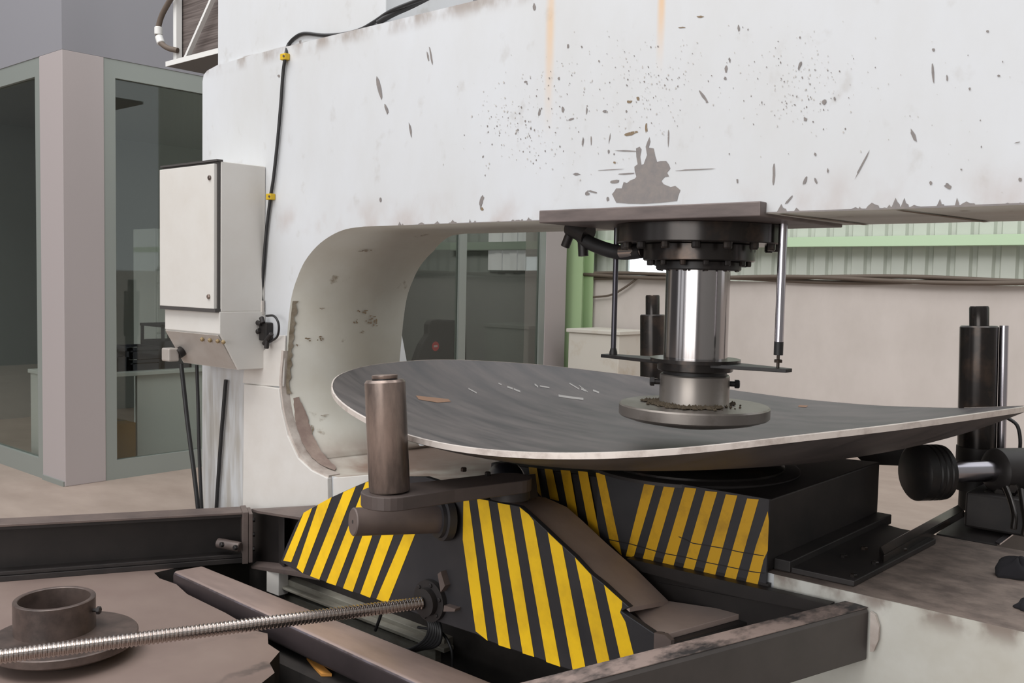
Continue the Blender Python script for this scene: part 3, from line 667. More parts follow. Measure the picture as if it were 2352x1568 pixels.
# track plate and slide rails on the jaw top
tp = thing('track_plate', 'oily black track plate bolted on the brown jaw beside the die holder', 'plate', (-1.2, 3.4, ZJ))
q = [at(1800, 1300, z=ZJ+.02), at(1962, 1335, z=ZJ+.02), at(2150, 1238, z=ZJ+.02), at(2030, 1203, z=ZJ+.02)]
prism('base_plate', [(p[0], p[1], ZJ+.002) for p in q], (0, 0, .02), 'dark_steel', tp, bevel=.003)
for a in ((1960, 1325), (2010, 1296), (2075, 1265), (1938, 1280), (1985, 1262)): bolt(tp, at(*a, z=ZJ+.02), (0, 0, 1), .013, .012, 'dark_oily')
q = [at(2020, 1255, z=ZJ+.05), at(2030, 1275, z=ZJ+.05), at(2215, 1172, z=ZJ+.05), at(2200, 1158, z=ZJ+.05)]
prism('slide_rail', [(p[0], p[1], ZJ+.02) for p in q], (0, 0, .03), 'dark_oily', tp, bevel=.004)

# ================================================================= FRONT CARRIAGE (plate manipulator)
car = thing('manipulator_carriage', 'black carriage with bright yellow hazard stripes in front of the press', 'carriage', (-2.6, 2.7, 0))
YP = 2.6
Z5 = lambda x, y: (560+x/2.76, 1000+y/2.76)
outl = [Z5(*p) for p in ((232, 800), (260, 720), (330, 560), (378, 488), (470, 437), (560, 388), (710, 320), (800, 283), (900, 262), (1150, 262), (1330, 320), (1400, 395), (1480, 398), (1610, 424), (1750, 450))]+[Z7(*p) for p in ((175, 520), (270, 608), (362, 695), (443, 768), (545, 878), (628, 943), (742, 1048), (790, 1090), (735, 1112), (940, 1250), (990, 1256), (985, 1560), (870, 1640), (520, 1520), (350, 1465), (185, 1403), (35, 1352))]+[Z5(*p) for p in ((1545, 1300), (1480, 1262), (1200, 1170), (915, 1062), (690, 992), (480, 914), (340, 860))]
prism('front_plate', pxpoly(outl, YP), (0, .025, 0), 'carriage_black', car, bevel=.003)
yst = YP-.0015
for q in ([(380, 488), (434, 458), (300, 802), (250, 792)], [(470, 437), (557, 390), (374, 872), (335, 838)], [(632, 358), (710, 322), (478, 912), (420, 890)], [(772, 297), (840, 272), (582, 950), (522, 930)], [(832, 420), (895, 400), (690, 990), (628, 967)], [(880, 610), (960, 600), (800, 1028), (738, 1003)], [(1020, 612), (1095, 600), (912, 1060), (840, 1036)],
          [(1392, 400), (1425, 400), (1545, 1300), (1470, 1240), (1388, 660)], [(1478, 400), (1550, 412), (1690, 1352), (1615, 1328)], [(1608, 426), (1685, 440), (1840, 1402), (1768, 1380)]):
    stripe([Z5(*p) for p in q], yst, car, 'yellow_paint')
for q in ([(92, 454), (150, 500), (180, 540), (350, 1465), (262, 1435)], [(270, 612), (362, 700), (518, 1518), (430, 1490)], [(443, 772), (545, 882), (690, 1560), (605, 1535)], [(628, 947), (742, 1050), (740, 1090), (728, 1120), (762, 1180), (838, 1480), (760, 1540)]):
    stripe([Z7(*p) for p in q], yst, car, 'yellow_paint')
# sloping cover behind the plate, and the foot
fA = [Z7(*p) for p in ((-30, 425), (90, 447), (175, 520), (270, 608), (443, 768), (628, 943), (790, 1090))]
fB = [Z7(*p) for p in ((120, 372), (255, 392), (390, 452), (480, 530), (640, 680), (830, 845), (1035, 1047))]
PA = [at(a, b, y=YP+.01) for a, b in fA]; PB = [at(a, b, y=YP+.30) for a, b in fB]
V = PA+PB+[p-np.array([0, 0, .015]) for p in PA]+[p-np.array([0, 0, .015]) for p in PB]; n = len(PA); Fc = []
for i in range(n-1): Fc += [(i, i+1, n+i+1, n+i), (2*n+i, 3*n+i, 3*n+i+1, 2*n+i+1), (i, 2*n+i, 2*n+i+1, i+1), (n+i, n+i+1, 3*n+i+1, 3*n+i)]
Fc += [(0, n, 3*n, 2*n), (n-1, 3*n-1, 4*n-1, 2*n-1)]
mesh('sloping_cover', V, Fc, 'cover_steel', car, smooth=30)
zft = float(at(*Z7(1010, 1262), y=YP+.02)[2])
ft = [at(*Z7(*p), z=zft) for p in ((790, 1088), (1035, 1047), (1525, 1120), (1010, 1262), (945, 1245))]
prism('foot_plate', ft, (0, 0, -.02), 'cover_steel', car, bevel=.002)
c0 = sum(ft)/len(ft)
ft2 = [at(*Z7(*p), z=zft-.02) for p in ((800, 1100), (1040, 1060), (1572, 1172), (1050, 1318), (950, 1290))]
prism('foot_base', ft2, (0, 0, -.06), 'dark_steel', car, bevel=.003)
prism('foot_gusset', [at(*Z7(*p), y=YP-.004) for p in ((945, 1250), (1012, 1262), (1052, 1300), (1050, 1420), (940, 1450))], (0, .02, 0), 'rust_steel', car)
# screw nut flange
sn = at(993, 1377, y=YP)
fl = lathe('nut_flange', sn, (0, -1, 0), [(.082, 0), (.082, .022), (.055, .024), (.055, .05), (.03, .052)], 'dark_steel', car, seg=36)
for i in range(6): a = i*math.pi/3+.3; bolt(fl, sn+np.array([.067*math.cos(a), -.022, .067*math.sin(a)]), (0, -1, 0), .008, .008, 'dark_steel')
prism('gusset', pxpoly([(1005, 1318), (1012, 1312), (1022, 1345), (1012, 1360)], YP-.03), (0, .03, 0), 'rust_steel', car)
prism('gusset', pxpoly([(1020, 1390), (1046, 1398), (1044, 1404), (1018, 1404)], YP-.03), (0, .03, 0), 'rust_steel', car)
# horizontal shaft
s0 = at(1030, 1192, y=YP); s1 = at(810, 1198, y=2.24)
sh = cyl('shaft', s0, s1, .052, 'rust_steel', car, 40, bev=.004)
dd = (s1-s0)/np.linalg.norm(s1-s0)
lathe('shaft_collar', s0, dd, [(.082, 0), (.082, .03), (.07, .034), (.07, .05)], 'carriage_black', car, seg=40)
lathe('centre_hole', s1-dd*.0005, dd, [(.007, 0), (.007, .0012)], 'pit_dark', sh, seg=12)
# swivel arm with upright side roller
r0 = at(895, 1128, y=2.05); r1_ = at(884, 872, y=2.05); za1 = r0[2]
pv = at(1172, 1098, z=za1-.005)
v2 = np.array([pv[0]-r0[0], pv[1]-r0[1]]); Lr = np.linalg.norm(v2); v2 /= Lr; n2 = np.array([-v2[1], v2[0]])
pl = []
for i in range(15): a = math.pi/2+math.pi*i/14; pl.append(r0[:2]+.092*(v2*math.cos(a)+n2*math.sin(a)))
pl.append(r0[:2]+v2*.10-n2*.085); pl.append(r0[:2]+v2*.2-n2*.075)
for i in range(13): a = -math.pi/2+math.pi*i/12; pl.append(pv[:2]+.075*(v2*math.cos(a)+n2*math.sin(a)))
pl.append(r0[:2]+v2*.2+n2*.075)
mat('arm_steel', S(90, 79, 75), .45, .2, col2=S(70, 62, 60), scale=5, amount=.7)
prism('swivel_arm', [(p[0], p[1], za1-.045) for p in pl], (0, 0, .045), 'arm_steel', car, bevel=.003)
cyl('pivot_post', (pv[0], pv[1], za1-.075), (pv[0], pv[1], za1-.044), .07, 'dark_steel', car, 28)
for a in ((1065, 1082), (1120, 1092)): bolt(car, at(*a, z=za1), (0, 0, 1), .011, .014, 'dark_oily')
rl = lathe('side_roller', r0, r1_-r0, [(.062, 0), (.066, .006), (.066, np.linalg.norm(r1_-r0)-.008), (.06, np.linalg.norm(r1_-r0)), (.03, np.linalg.norm(r1_-r0))], 'roller_steel', car, seg=48)
ax = (r1_-r0)/np.linalg.norm(r1_-r0)
lathe('retaining_washer', r1_-ax*.001, ax, [(.041, 0), (.041, .005), (.03, .006)], 'black_metal', rl, seg=32)
lathe('end_cap', r1_+ax*.004, ax, [(.04, 0), (.042, .003), (.042, .011), (.034, .013)], 'roller_steel', rl, seg=32)
# dark support wheel under the dish edge
wc = at(1163, 1136, y=YP+.16); wx = np.array([.42, .91, 0])
mat('wheel_black', S(30, 31, 36), .28, .4)
wh = lathe('support_wheel', wc-wx*.045, wx, [(.03, -.012), (.09, -.008), (.112, .0), (.124, .014), (.128, .045), (.124, .076), (.112, .09), (.03, .1)], 'wheel_black', car, seg=56, smooth=60)
cyl('wheel_axle', wc-wx*.1, wc+wx*.1, .03, 'dark_steel', wh, 20)
prism('wheel_bracket', pxpoly([(1145, 1100), (1190, 1096), (1196, 1150), (1150, 1150)], YP+.06), (0, .10, 0), 'dark_steel', car)
# body behind the front plate
bl_ = at(760, 1330, y=YP+.03); br_ = at(1330, 1500, y=YP+.03)
box('carriage_body', -3.2, -2.35, YP+.025, YP+.25, .19, .55, 'dark_steel', car)
# pale slide guides seen under the plate
sg = thing('slide_guide', 'pale slide guide with shade in its colour under the striped carriage plate', 'guide rail', (-3.3, 2.95, 0))
for (x0_, y0_, x1_, y1_, hpx, yy, nm) in ((612, 1312, 1020, 1469, 26, 2.9, 'upper_guide'), (640, 1345, 1020, 1490, 10, 2.86, 'rib'), (650, 1362, 1000, 1492, 40, 2.92, 'lower_guide')):
    prism(nm, pxpoly([(x0_, y0_), (x1_, y1_), (x1_, y1_+hpx), (x0_+12, y0_+hpx)], yy), (0, .06, 0), 'guide_shaded', sg, bevel=.003)
box('stop_block', *sorted((at(612, 1330, y=2.84)[0], at(640, 1330, y=2.84)[0])), 2.84, 2.9, at(630, 1365, y=2.84)[2], at(630, 1312, y=2.84)[2], 'pedestal_white', sg, bevel=.003)

# lead screw: real thread ridges
e0 = at(-60, 1515, z=sn[2]); e1 = np.array([sn[0], YP-.05, sn[2]])
Ls = np.linalg.norm(e1-e0); prof = []; t = 0; pitch = Ls/108
while t < Ls-pitch:
    prof += [(.0205, t), (.0245, t+pitch*.22), (.0245, t+pitch*.58), (.0205, t+pitch*.8)]; t += pitch
sc_o = lathe('lead_screw', e0, e1-e0, prof, 'screw_steel', None, seg=20, smooth=False)
tag(sc_o, 'long shiny threaded steel screw running into the striped carriage plate', 'screw')

# hoses coiled under the carriage
hb = thing('hose_bundle', 'bundle of black hoses looped under the carriage beside the threaded screw', 'hoses', at(940, 1470, y=2.75))
for k in range(6):
    d_ = k*6
    hose('hose', [at(900+d_, 1395, y=2.72), at(955+d_*1.4, 1400+k*4, y=2.7), at(985+d_*.9, 1430+k*3, y=2.68), at(975+d_, 1470+k*2, y=2.68), at(930+d_, 1492, y=2.7), at(880+d_*.8, 1470+k*8, y=2.72)], .0075, 'black_rubber', hb, n=7, seg=8)
hose('hose', [at(880, 1395, y=2.7), at(872, 1420, y=2.7), at(862, 1448, y=2.7)], .007, 'black_rubber', hb, n=5, seg=8)
hose('hose', [at(960, 1440, y=2.72), at(1010, 1450, y=2.72), at(1035, 1485, y=2.72), at(1040, 1530, y=2.72)], .006, 'black_rubber', hb, n=5, seg=8)

# ================================================================= RAIL, TUBE, CHANNEL
zA = zfor(A_r[0], A_r[1], 1212); zB_ = zfor(B_r[0], B_r[1], 1181)
rail = thing('steel_rail', 'long dark steel channel rail lying on the floor before the glazed office', 'rail', A_r)
def rp(base, uu, z, zt):   # uu towards camera from the front edge; z 0..1 of height
    return np.array([base[0]+rn[0]*uu, base[1]+rn[1]*uu, z*zt])
prof = [(0, 0), (0, .055), (-.015, .085), (-.015, .13), (-.085, .16), (-.085, .88), (-.02, .935), (0, .945), (0, 1), (-.13, 1), (-.13, 0)]
loft('channel', [rp(A_r, u_, z_, zA) for u_, z_ in prof], [rp(B_r, u_, z_, zB_) for u_, z_ in prof], 'rail_black', rail)
# rusty top flange skin
tf = [rp(A_r, .004, 1.0, zA), rp(A_r, -.13, 1.0, zA), rp(B_r, -.13, 1.0, zB_), rp(B_r, .004, 1.0, zB_)]
prism('top_flange', tf, (0, 0, .012), 'rust_steel', rail, bevel=.002)
for u0_, u1_, z0_, z1_ in ((0, .012, 0, .10), (-.02, -.003, .10, .17)):
    loft('bottom_lip', [rp(A_r, a_, b_, zA) for a_, b_ in ((u0_, z0_), (u1_, z0_), (u1_, z1_), (u0_, z1_))], [rp(B_r, a_, b_, zB_) for a_, b_ in ((u0_, z0_), (u1_, z0_), (u1_, z1_), (u0_, z1_))], 'dark_steel', rail, bevel=.002)
ep = [rp(B_r, .02, -.02, zB_), rp(B_r, -.14, -.02, zB_), rp(B_r, -.14, 1.06, zB_), rp(B_r, .02, 1.06, zB_)]
prism('end_plate', ep, rd*.03, 'rust_steel', rail, bevel=.003)
k0 = at(520, 1249, y=B_r[1]-.12)
cl = cyl('clamp_bar', at(500, 1246, y=2.72), at(552, 1256, y=2.78), .026, 'rust_steel', rail, 20, bev=.004)
bolt(cl, at(512, 1250, y=2.69), (0, -1, .1), .014, .016, 'dark_steel'); bolt(cl, at(543, 1257, y=2.745), (0, -1, .1), .014, .016, 'dark_steel')
# bolted joint and gusset beam
jb = thing('joint_bracket', 'dark bolted bracket joining the floor rail to the striped carriage plate', 'bracket', B_r)
B2 = B_r+rd*.032
tz = zB_*1.02
tpoly = [at(577, 1168, y=2.93), at(725, 1160, y=2.93), at(735, 1192, y=2.78), at(690, 1188, y=2.78), at(592, 1173, y=2.84)]
prism('top_plate', tpoly, (0, 0, -.012), 'rust_steel', jb)
bpoly = [at(577, 1299, y=2.86), at(590, 1288, y=2.93), at(735, 1300, y=2.93), at(735, 1326, y=2.78), at(690, 1313, y=2.80)]
prism('bottom_plate', bpoly, (0, 0, -.014), 'rust_steel', jb)
prism('web', pxpoly([(568, 1172), (760, 1162), (760, 1330), (568, 1296)], 2.945), (0, .015, 0), 'rail_black', jb)
prism('stiffener', [at(640, 1176, y=2.93), at(650, 1182, y=2.86), at(650, 1300, y=2.86), at(640, 1292, y=2.93)], (.012, 0, 0), 'dark_steel', jb)
prism('flange_plate', [B2+rn*.02, B2-rn*.13, B2-rn*.13+np.array([0, 0, tz]), B2+rn*.02+np.array([0, 0, tz])], rd*.02, 'rust_steel', jb, bevel=.002)
for zz in (.22, .52, .82): bolt(jb, B2+rd*.02-rn*.035+np.array([0, 0, tz*zz]), rd, .013, .016, 'dark_oily')
# square tube along the pit
zt_ = .05
tn0, tn1 = at(398, 1312, z=zt_), at(958, 1568, z=zt_); tf0, tf1 = at(470, 1299, z=zt_), at(1140, 1568, z=zt_)
def extend(a, b, t): return a+(b-a)*t
n1_, f1_ = extend(tn0, tn1, 1.6), extend(tf0, tf1, 1.5)
ca = (tf0-tn0); ca /= np.linalg.norm(ca)
TH_T = .115
def tube_sec(pn, pf):
    c = pf-pn; w = np.linalg.norm(c); c /= w; r = .02; out = []
    for (uu, zz, a0) in ((r, -r, 180), (w-r, -r, 90), (w-r, -TH_T+r, 0), (r, -TH_T+r, 270)):
        for i in range(5):
            a = math.radians(a0-90*i/4); out.append(pn+c*(uu+r*math.cos(a))+np.array([0, 0, zz+r*math.sin(a)]))
    return out
mat('tube_side_shade', S(72, 63, 64), .42, .25, col2=S(52, 46, 47), scale=4, amount=.7)
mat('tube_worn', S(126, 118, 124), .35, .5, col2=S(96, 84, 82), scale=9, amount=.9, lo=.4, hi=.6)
tb_o = loft('square_tube', tube_sec(tn0, tf0), tube_sec(n1_, f1_), None, smooth=40, mats=['tube_side_shade', 'tube_steel', 'tube_worn'])
for p in tb_o.data.polygons:                # shade painted on the sides, top kept light; the near corner is rubbed bright
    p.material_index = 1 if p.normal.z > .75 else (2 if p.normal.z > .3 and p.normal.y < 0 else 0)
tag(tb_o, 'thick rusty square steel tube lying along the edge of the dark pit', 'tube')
# right-hand channel
ch = thing('frame_channel', 'dark steel frame channel with worn top butting against the white jaw', 'channel', (-1.2, 2.5, .3))
cz = .505
p0n, p1n = at(1300, 1583, z=cz), at(1998, 1398, z=cz); p0f, p1f = at(1250, 1562, z=cz), at(1905, 1386, z=cz)
p0n = extend(p1n, p0n, 1.3); p0f = extend(p1f, p0f, 1.3)
cd = p1n-p0n; cd /= np.linalg.norm(cd); cn = np.array([cd[1], -cd[0], 0]); wd = .085
def csec(p): return [p+np.array([0, 0, -.012]), p-cn*.006, p-cn*wd, p-cn*wd+np.array([0, 0, -.165]), p+np.array([0, 0, -.165])]
mat('channel_steel', S(84, 78, 75), .5, .2, col2=S(66, 62, 60), scale=4, amount=.7)
pe = at(1996, 1397, y=2.985); ps = pe-cd*1.7
loft('channel_body', csec(ps), csec(pe), 'channel_steel', ch, bevel=.004)
mat('channel_top', S(146, 128, 120), .6, .1, col2=S(50, 47, 47), scale=7, amount=1, stretch=(1, .5, 1), lo=.46, hi=.58)
prism('worn_top', [ps-cn*.004+np.array([0, 0, .0005]), pe-cn*.004+np.array([0, 0, .0005]), pe-cn*(wd-.004)+np.array([0, 0, .0005]), ps-cn*(wd-.004)+np.array([0, 0, .0005])], (0, 0, .002), 'channel_top', ch)
prism('end_cap', pxpoly([(1999, 1405), (2010, 1412), (2019, 1440), (2017, 1470), (2006, 1496), (1998, 1496)], 2.975), (0, .012, 0), 'lip_dirty', ch)
# cross member from channel end back under the die holder
a0 = at(1555, 1300, z=.44); 
cm = pxpoly([(1440, 1282), (1905, 1388), (1905, 1412), (1700, 1372), (1440, 1304)], 2.93)
prism('cross_member', cm, (0, .04, 0), 'rail_black', ch)

# ================================================================= SPARE DIE ON THE FLOOR, SCRAP, RAGS
sd = thing('pressing_die', 'spare rusty die lying on the floor with open collar ring facing up', 'die', at(150, 1468, z=0), 'pressing dies')
c = at(148, 1456, z=.085); rr = .5*318*proj(c)[2]/F
lathe('disc', (c[0], c[1], 0), (0, 0, 1), [(rr*.3, 0), (rr*.7, .016), (rr*.93, .042), (rr-.003, .05), (rr, .054), (rr, .081), (rr-.004, .085), (.1, .085)], 'die_rust', sd, seg=72)
cc = at(126, 1444, z=.085); rco = .5*174*proj((cc[0], cc[1], .15))[2]/F; hco = zfor(cc[0], cc[1], 1371)-.085
cr = lathe('collar', (cc[0], cc[1], .083), (0, 0, 1), [(rco, 0), (rco, hco-.003), (rco-.003, hco), (rco-.016, hco), (rco-.019, hco-.003), (rco-.019, 0)], 'die_rust', sd, seg=56, closed=True)
b0 = np.array([cc[0], cc[1], 0.083+hco*.62]); uu = np.array([math.cos(.75), math.sin(.75), 0])
bb = cyl('set_screw', b0+uu*(rco-.002), b0+uu*(rco+.018), .007, 'dark_steel', cr, 10); bolt(bb, b0+uu*(rco+.016), uu, .016, .014, 'dark_steel')
tag(prism('scrap_bar', [at(a, b, z=-.105) for a, b in ((704, 1514), (735, 1528), (762, 1553), (738, 1553), (722, 1536))], (0, 0, .012), 'orange_paint'), 'short orange painted steel bar fallen beside the square tube', 'steel bar')
def rag(name, c, sx, sy, sz, seed, label):
    random.seed(seed); v = []; f = []; nu, nv = 18, 9
    for j in range(nv+1):
        ph = math.pi*.5*j/nv
        for i in range(nu):
            th = 2*math.pi*i/nu; k = 1+.22*math.sin(3*th+seed+2*ph)+.12*math.sin(7*th+seed*2)
            v.append((c[0]+sx*k*math.cos(th)*math.cos(ph), c[1]+sy*k*math.sin(th)*math.cos(ph), c[2]+sz*math.sin(ph)*(1+.25*math.sin(4*th+seed))))
    for j in range(nv):
        for i in range(nu): f.append((j*nu+i, j*nu+(i+1) % nu, (j+1)*nu+(i+1) % nu, (j+1)*nu+i))
    f.append(tuple(range(nu)))
    return tag(mesh(name, v, f, 'cloth_dark', smooth='all'), label, 'rag', 'rags on the jaw')
rag('cloth_rag', at(2338, 1322, z=ZJ+.002), .07, .06, .055, 2, 'crumpled black rag lying on the brown jaw top at the right edge')
rag('cloth_rag', at(2362, 1400, z=ZJ+.002), .035, .03, .03, 5, 'small black scrap of cloth near the front edge of the jaw')

# ================================================================= REAR MANIPULATORS
def post(name, label, px, py_t, py_pin, pyb, y, w, wpin, rodright):
    b = at(px-6 if rodright else px, pyb, y=y); t_ = at(px, py_t, y=y); pn = at(px, py_pin, y=y); d = proj(t_)[2]
    r = .5*w*d/F; rpn = .5*wpin*d/F
    t = thing(name, label, 'guide post', (b[0], b[1], 0), 'rear guide posts')
    lathe('sleeve', b, t_-b, [(r, 0), (r, np.linalg.norm(t_-b)-.006), (r-.006, np.linalg.norm(t_-b)), (r*.4, np.linalg.norm(t_-b))], 'dark_oily', t, seg=40)
    lathe('pin', t_-(t_-b)*.01, pn-t_, [(rpn, 0), (rpn, np.linalg.norm(pn-t_)-.004), (rpn-.004, np.linalg.norm(pn-t_)+.004)], 'dark_oily', t, seg=32)
    if rodright:
        o = np.array([r+.018, .02, 0]); cyl('side_rod', b+o, t_+o+np.array([0, 0, .005]), .019, 'rod_chrome', t, 20)
        cyl('sleeve_foot', (b[0], b[1], .6), b, r*1.05, 'dark_steel', t, 32)
        hose('hose', [b+np.array([r+.03, 0, .15]), b+np.array([r+.09, -.02, .11]), b+np.array([r+.10, -.02, .0]), b+np.array([r+.05, -.02, -.06])], .008, 'black_rubber', t, seg=8)
    cyl('stand', (b[0], b[1], .51 if rodright else 0), (b[0], b[1], b[2]+.01), r*.8, 'dark_steel', t, 24)
    return t
post('guide_post', 'tall black guide post with side rod behind the right rim of the dish', 2249, 748, 702, 1025, 4.64, 82, 42, True)
post('guide_post', 'black guide post with pin top half hidden behind the chrome ram', 1499, 722, 677, 900, 5.19, 57, 32, False)
# roller unit below the right post
ru = thing('roller_unit', 'black rear roller head with shiny axle under the right rim of the dish', 'roller', (-1.2, 4.45, 0))
yr = 4.08
p0 = at(2112, 1085, y=yr); p1 = at(2160, 1082, y=yr+.02)
axd = np.array([.60, .80, 0])
rr_ = .5*128*proj(p0)[2]/F
lathe('roller', p0-axd*.03, axd, [(rr_*.2, -.012), (rr_*.9, 0), (rr_, .01), (rr_, .05), (rr_*.96, .055), (rr_, .06), (rr_, .075), (rr_*.96, .08), (rr_, .085), (rr_, .10), (rr_*.96, .105), (rr_, .11), (rr_*.98, .13), (rr_*.3, .135)], 'black_metal', ru, seg=56)
pA = p0+axd*.09; pB = pA+axd*.30
cyl('axle', pA, pB, .045, 'rod_chrome', ru, 32)
lathe('bearing_housing', pB-axd*.04, axd, [(.06, -.01), (.085, 0), (.095, .01), (.095, .26), (.08, .28), (.05, .285), (.05, .33)], 'dark_steel', ru, seg=36)
hz0 = at(2300, 1135, y=yr+.25)
bc = pB+axd*.1
box('pedestal', bc[0]-.16, bc[0]+.5, bc[1]-.22, bc[1]+.12, .512, bc[2]-.085, 'dark_steel', ru, bevel=.01)
prism('arm', pxpoly([(1955, 1036), (2090, 1024), (2150, 1036), (2120, 1072), (1985, 1066)], 4.34), (0, .08, 0), 'dark_steel', ru, bevel=.004)
for k, (a, b) in enumerate(((2272, 1135), (2300, 1130), (2330, 1120), (2345, 1140))): bolt(ru, at(a, b, y=bc[1]-.125), (0, -1, 0), .022, .03, 'dark_oily')
hose('hydraulic_line', [at(2310, 1120, y=4.1), at(2322, 1150, y=4.05), at(2330, 1185, y=4.0), at(2328, 1215, y=3.98)], .012, 'dark_oily', ru, seg=8)
hose('hydraulic_line', [at(2345, 1125, y=4.1), at(2350, 1160, y=4.05), at(2356, 1200, y=4.0), at(2352, 1230, y=3.98)], .012, 'dark_oily', ru, seg=8)
# rails of the rear unit
rr1 = thing('rear_rail', 'greasy dark rail with a bright worn edge behind the lower jaw', 'rail', at(2250, 1235, z=.5))
q = [at(2150, 1225, z=.5), at(2290, 1250, z=.5), at(2400, 1170, z=.5), at(2260, 1140, z=.5)]
prism('rail_body', [(p[0], p[1], 0) for p in q], (0, 0, .5), 'dark_steel', rr1, bevel=.004)
e = [at(2286, 1246, z=.503), at(2296, 1252, z=.503), at(2404, 1172, z=.503), at(2398, 1166, z=.503)]
prism('bright_edge', e, (0, 0, .006), 'rod_chrome', rr1)

# ================================================================= CONTROL CABINET AND CABLES
cab = thing('control_cabinet', 'white wall-mounted switch cabinet with sloping button console on the press leg', 'cabinet', (-4.7, 2.85, .9))
yc0 = 2.712
cR = at(500, 370, y=yc0)[0]; cL = at(371, 390, y=yc0)[0]
zt_c = at(500, 369, y=yc0)[2]; zb_c = at(500, 716, y=yc0)[2]
box('body', cL, cR, yc0+.02, 2.998, zb_c, zt_c, 'cabinet_white', cab, bevel=.004)
box('seam', cL+.002, cR-.004, yc0+.006, yc0+.0205, zb_c+.004, zt_c-.004, 'cabinet_seam', cab)
dr = box('door', cL, cR-.016, yc0-.012, yc0+.008, zb_c+.014, zt_c-.014, 'cabinet_white', cab, bevel=.003)
for q in ((482, 408), (480, 681)):
    p = at(*q, y=yc0-.012); lk = lathe('lock', p, (0, -1, 0), [(.013, 0), (.013, .006), (.009, .009)], 'roller_steel', dr, seg=18); 
    box('drip_cap', cL-.004, cR+.001, yc0-.006, yc0+.03, zt_c-.002, zt_c+.008, 'cabinet_seam', cab) if q[1] == 408 else None
box('drip_edge', cL, cR-.002, yc0-.012, yc0+.02, zb_c-.004, zb_c+.014, 'cabinet_seam', cab)
yk = yc0+.012
kR = cR+.004; kL = cL+.012
zk0 = at(500, 716, y=yk)[2]; zk1 = at(503, 766, y=yk)[2]; zk2 = at(545, 852, y=2.80)[2]
secR = [(yk, zb_c), (yk, zk1), (yk+.11, zk2), (2.998, zk2), (2.998, zb_c)]
cons = loft('console', [(kL, y, z) for y, z in secR], [(kR, y, z) for y, z in secR], 'cabinet_white', cab, bevel=.003)
nrm = np.array([0, -(zk1-zk2), -.11]); nrm = np.array([0, -(zk1-zk2), .0-.11]); nrm /= np.linalg.norm(nrm)
s0_, s1_ = np.array([0, yk, zk1-.008]), np.array([0, yk+.11, zk2+.006])
sp_ = [np.array([kL+.012, s0_[1], s0_[2]]), np.array([kR-.012, s0_[1], s0_[2]]), np.array([kR-.012, s1_[1], s1_[2]]), np.array([kL+.012, s1_[1], s1_[2]])]
pan = prism('button_panel', [p+nrm*.001 for p in sp_], nrm*.004, 'console_face', cons)
def onpanel(px, py):   # where the pixel ray meets the sloping panel
    d = M.T @ np.array([(px-CX)/F, (py-CY)/F, 1.0]); t = np.dot(nrm, s0_+nrm*.005-EYE)/np.dot(nrm, d); return EYE+d*t
mat('button_amber', S(150, 128, 92), .4)
for q in ((466, 778), (484, 780), (502, 782), (515, 784)): lathe('button', onpanel(*q), nrm, [(.011, 0), (.011, .01), (.008, .014)], 'button_amber', pan, seg=16)
kp = onpanel(418, 806)
kn = cyl('main_switch', kp, kp+nrm*.03, .03, 'black_metal', pan, 20)
box('switch_handle', *[float(v) for v in (kp[0]-.07, kp[0]+.012, kp[1]-.085, kp[1]-.022, kp[2]-.055, kp[2]+.018)], 'console_face', kn, bevel=.008)
# junction plug at the cabinet's right
jp = thing('cable_connector', 'black cable connector cluster bolted beside the cabinet console', 'connector', at(606, 760, y=2.97))
box('block', *sorted((at(594, 750, y=2.955)[0], at(612, 750, y=2.955)[0])), 2.955, 2.998, at(600, 782, y=2.955)[2], at(600, 740, y=2.955)[2], 'black_metal', jp, bevel=.006)
for a, b in (((606, 790), (624, 766)), ((584, 738), (600, 744)), ((584, 766), (596, 758)), ((612, 800), (614, 778)), ((600, 728), (604, 742))): cyl('gland', at(*a, y=2.95), at(*b, y=2.95), .013, 'dark_steel', jp, 14, bev=.003)
hose('loop_cable', [at(612, 725, y=2.95), at(630, 726, y=2.94), at(640, 745, y=2.94), at(637, 772, y=2.95), at(620, 785, y=2.96)], .006, 'black_rubber', jp, seg=8)
# supply cable down the face of the press
pc = [(985, -8), (930, 12), (893, 28), (860, 50), (828, 68), (790, 78), (745, 81), (700, 77), (678, 86), (662, 104), (656, 128), (650, 170), (645, 240), (637, 330), (628, 410), (621, 455), (612, 530), (606, 600), (602, 660), (602, 700)]
yy = [3.02 if b < 110 else 2.985 for a, b in pc]
sc_ = thing('supply_cable', 'thin black cable clipped with yellow clips down the white press face', 'cable', at(602, 700, y=2.985))
hose('cable', [at(a, b, y=y) for (a, b), y in zip(pc, yy)], .009, 'black_rubber', sc_, n=6, seg=10)
cyl('cable_gland', at(602, 690, y=2.985), at(602, 722, y=2.985), .014, 'console_face', sc_, 14)
for a, b in ((655, 131), (622, 452)):
    p = at(a, b, y=2.985); cpl = box('clip', p[0]-.022, p[0]+.022, 2.968, 2.999, p[2]-.016, p[2]+.016, 'clip_yellow', sc_, bevel=.003)
    cyl('clip_screw', (p[0]+.014, 2.968, p[2]), (p[0]+.014, 2.963, p[2]), .006, 'roller_steel', cpl, 10)
hv = thing('hose_run', 'thick bundle of black hoses climbing over the top of the press', 'hoses', at(880, 45, y=3.03))
for k in range(5):
    hose('hose', [at(868+k*3, 52-k*2, y=3.02), at(905+k*5, 32-k*3, y=3.04), at(945+k*6, 14-k*4, y=3.06), at(1000+k*8, -14-k*5, y=3.08)], .013, 'black_rubber', hv, n=6, seg=8)
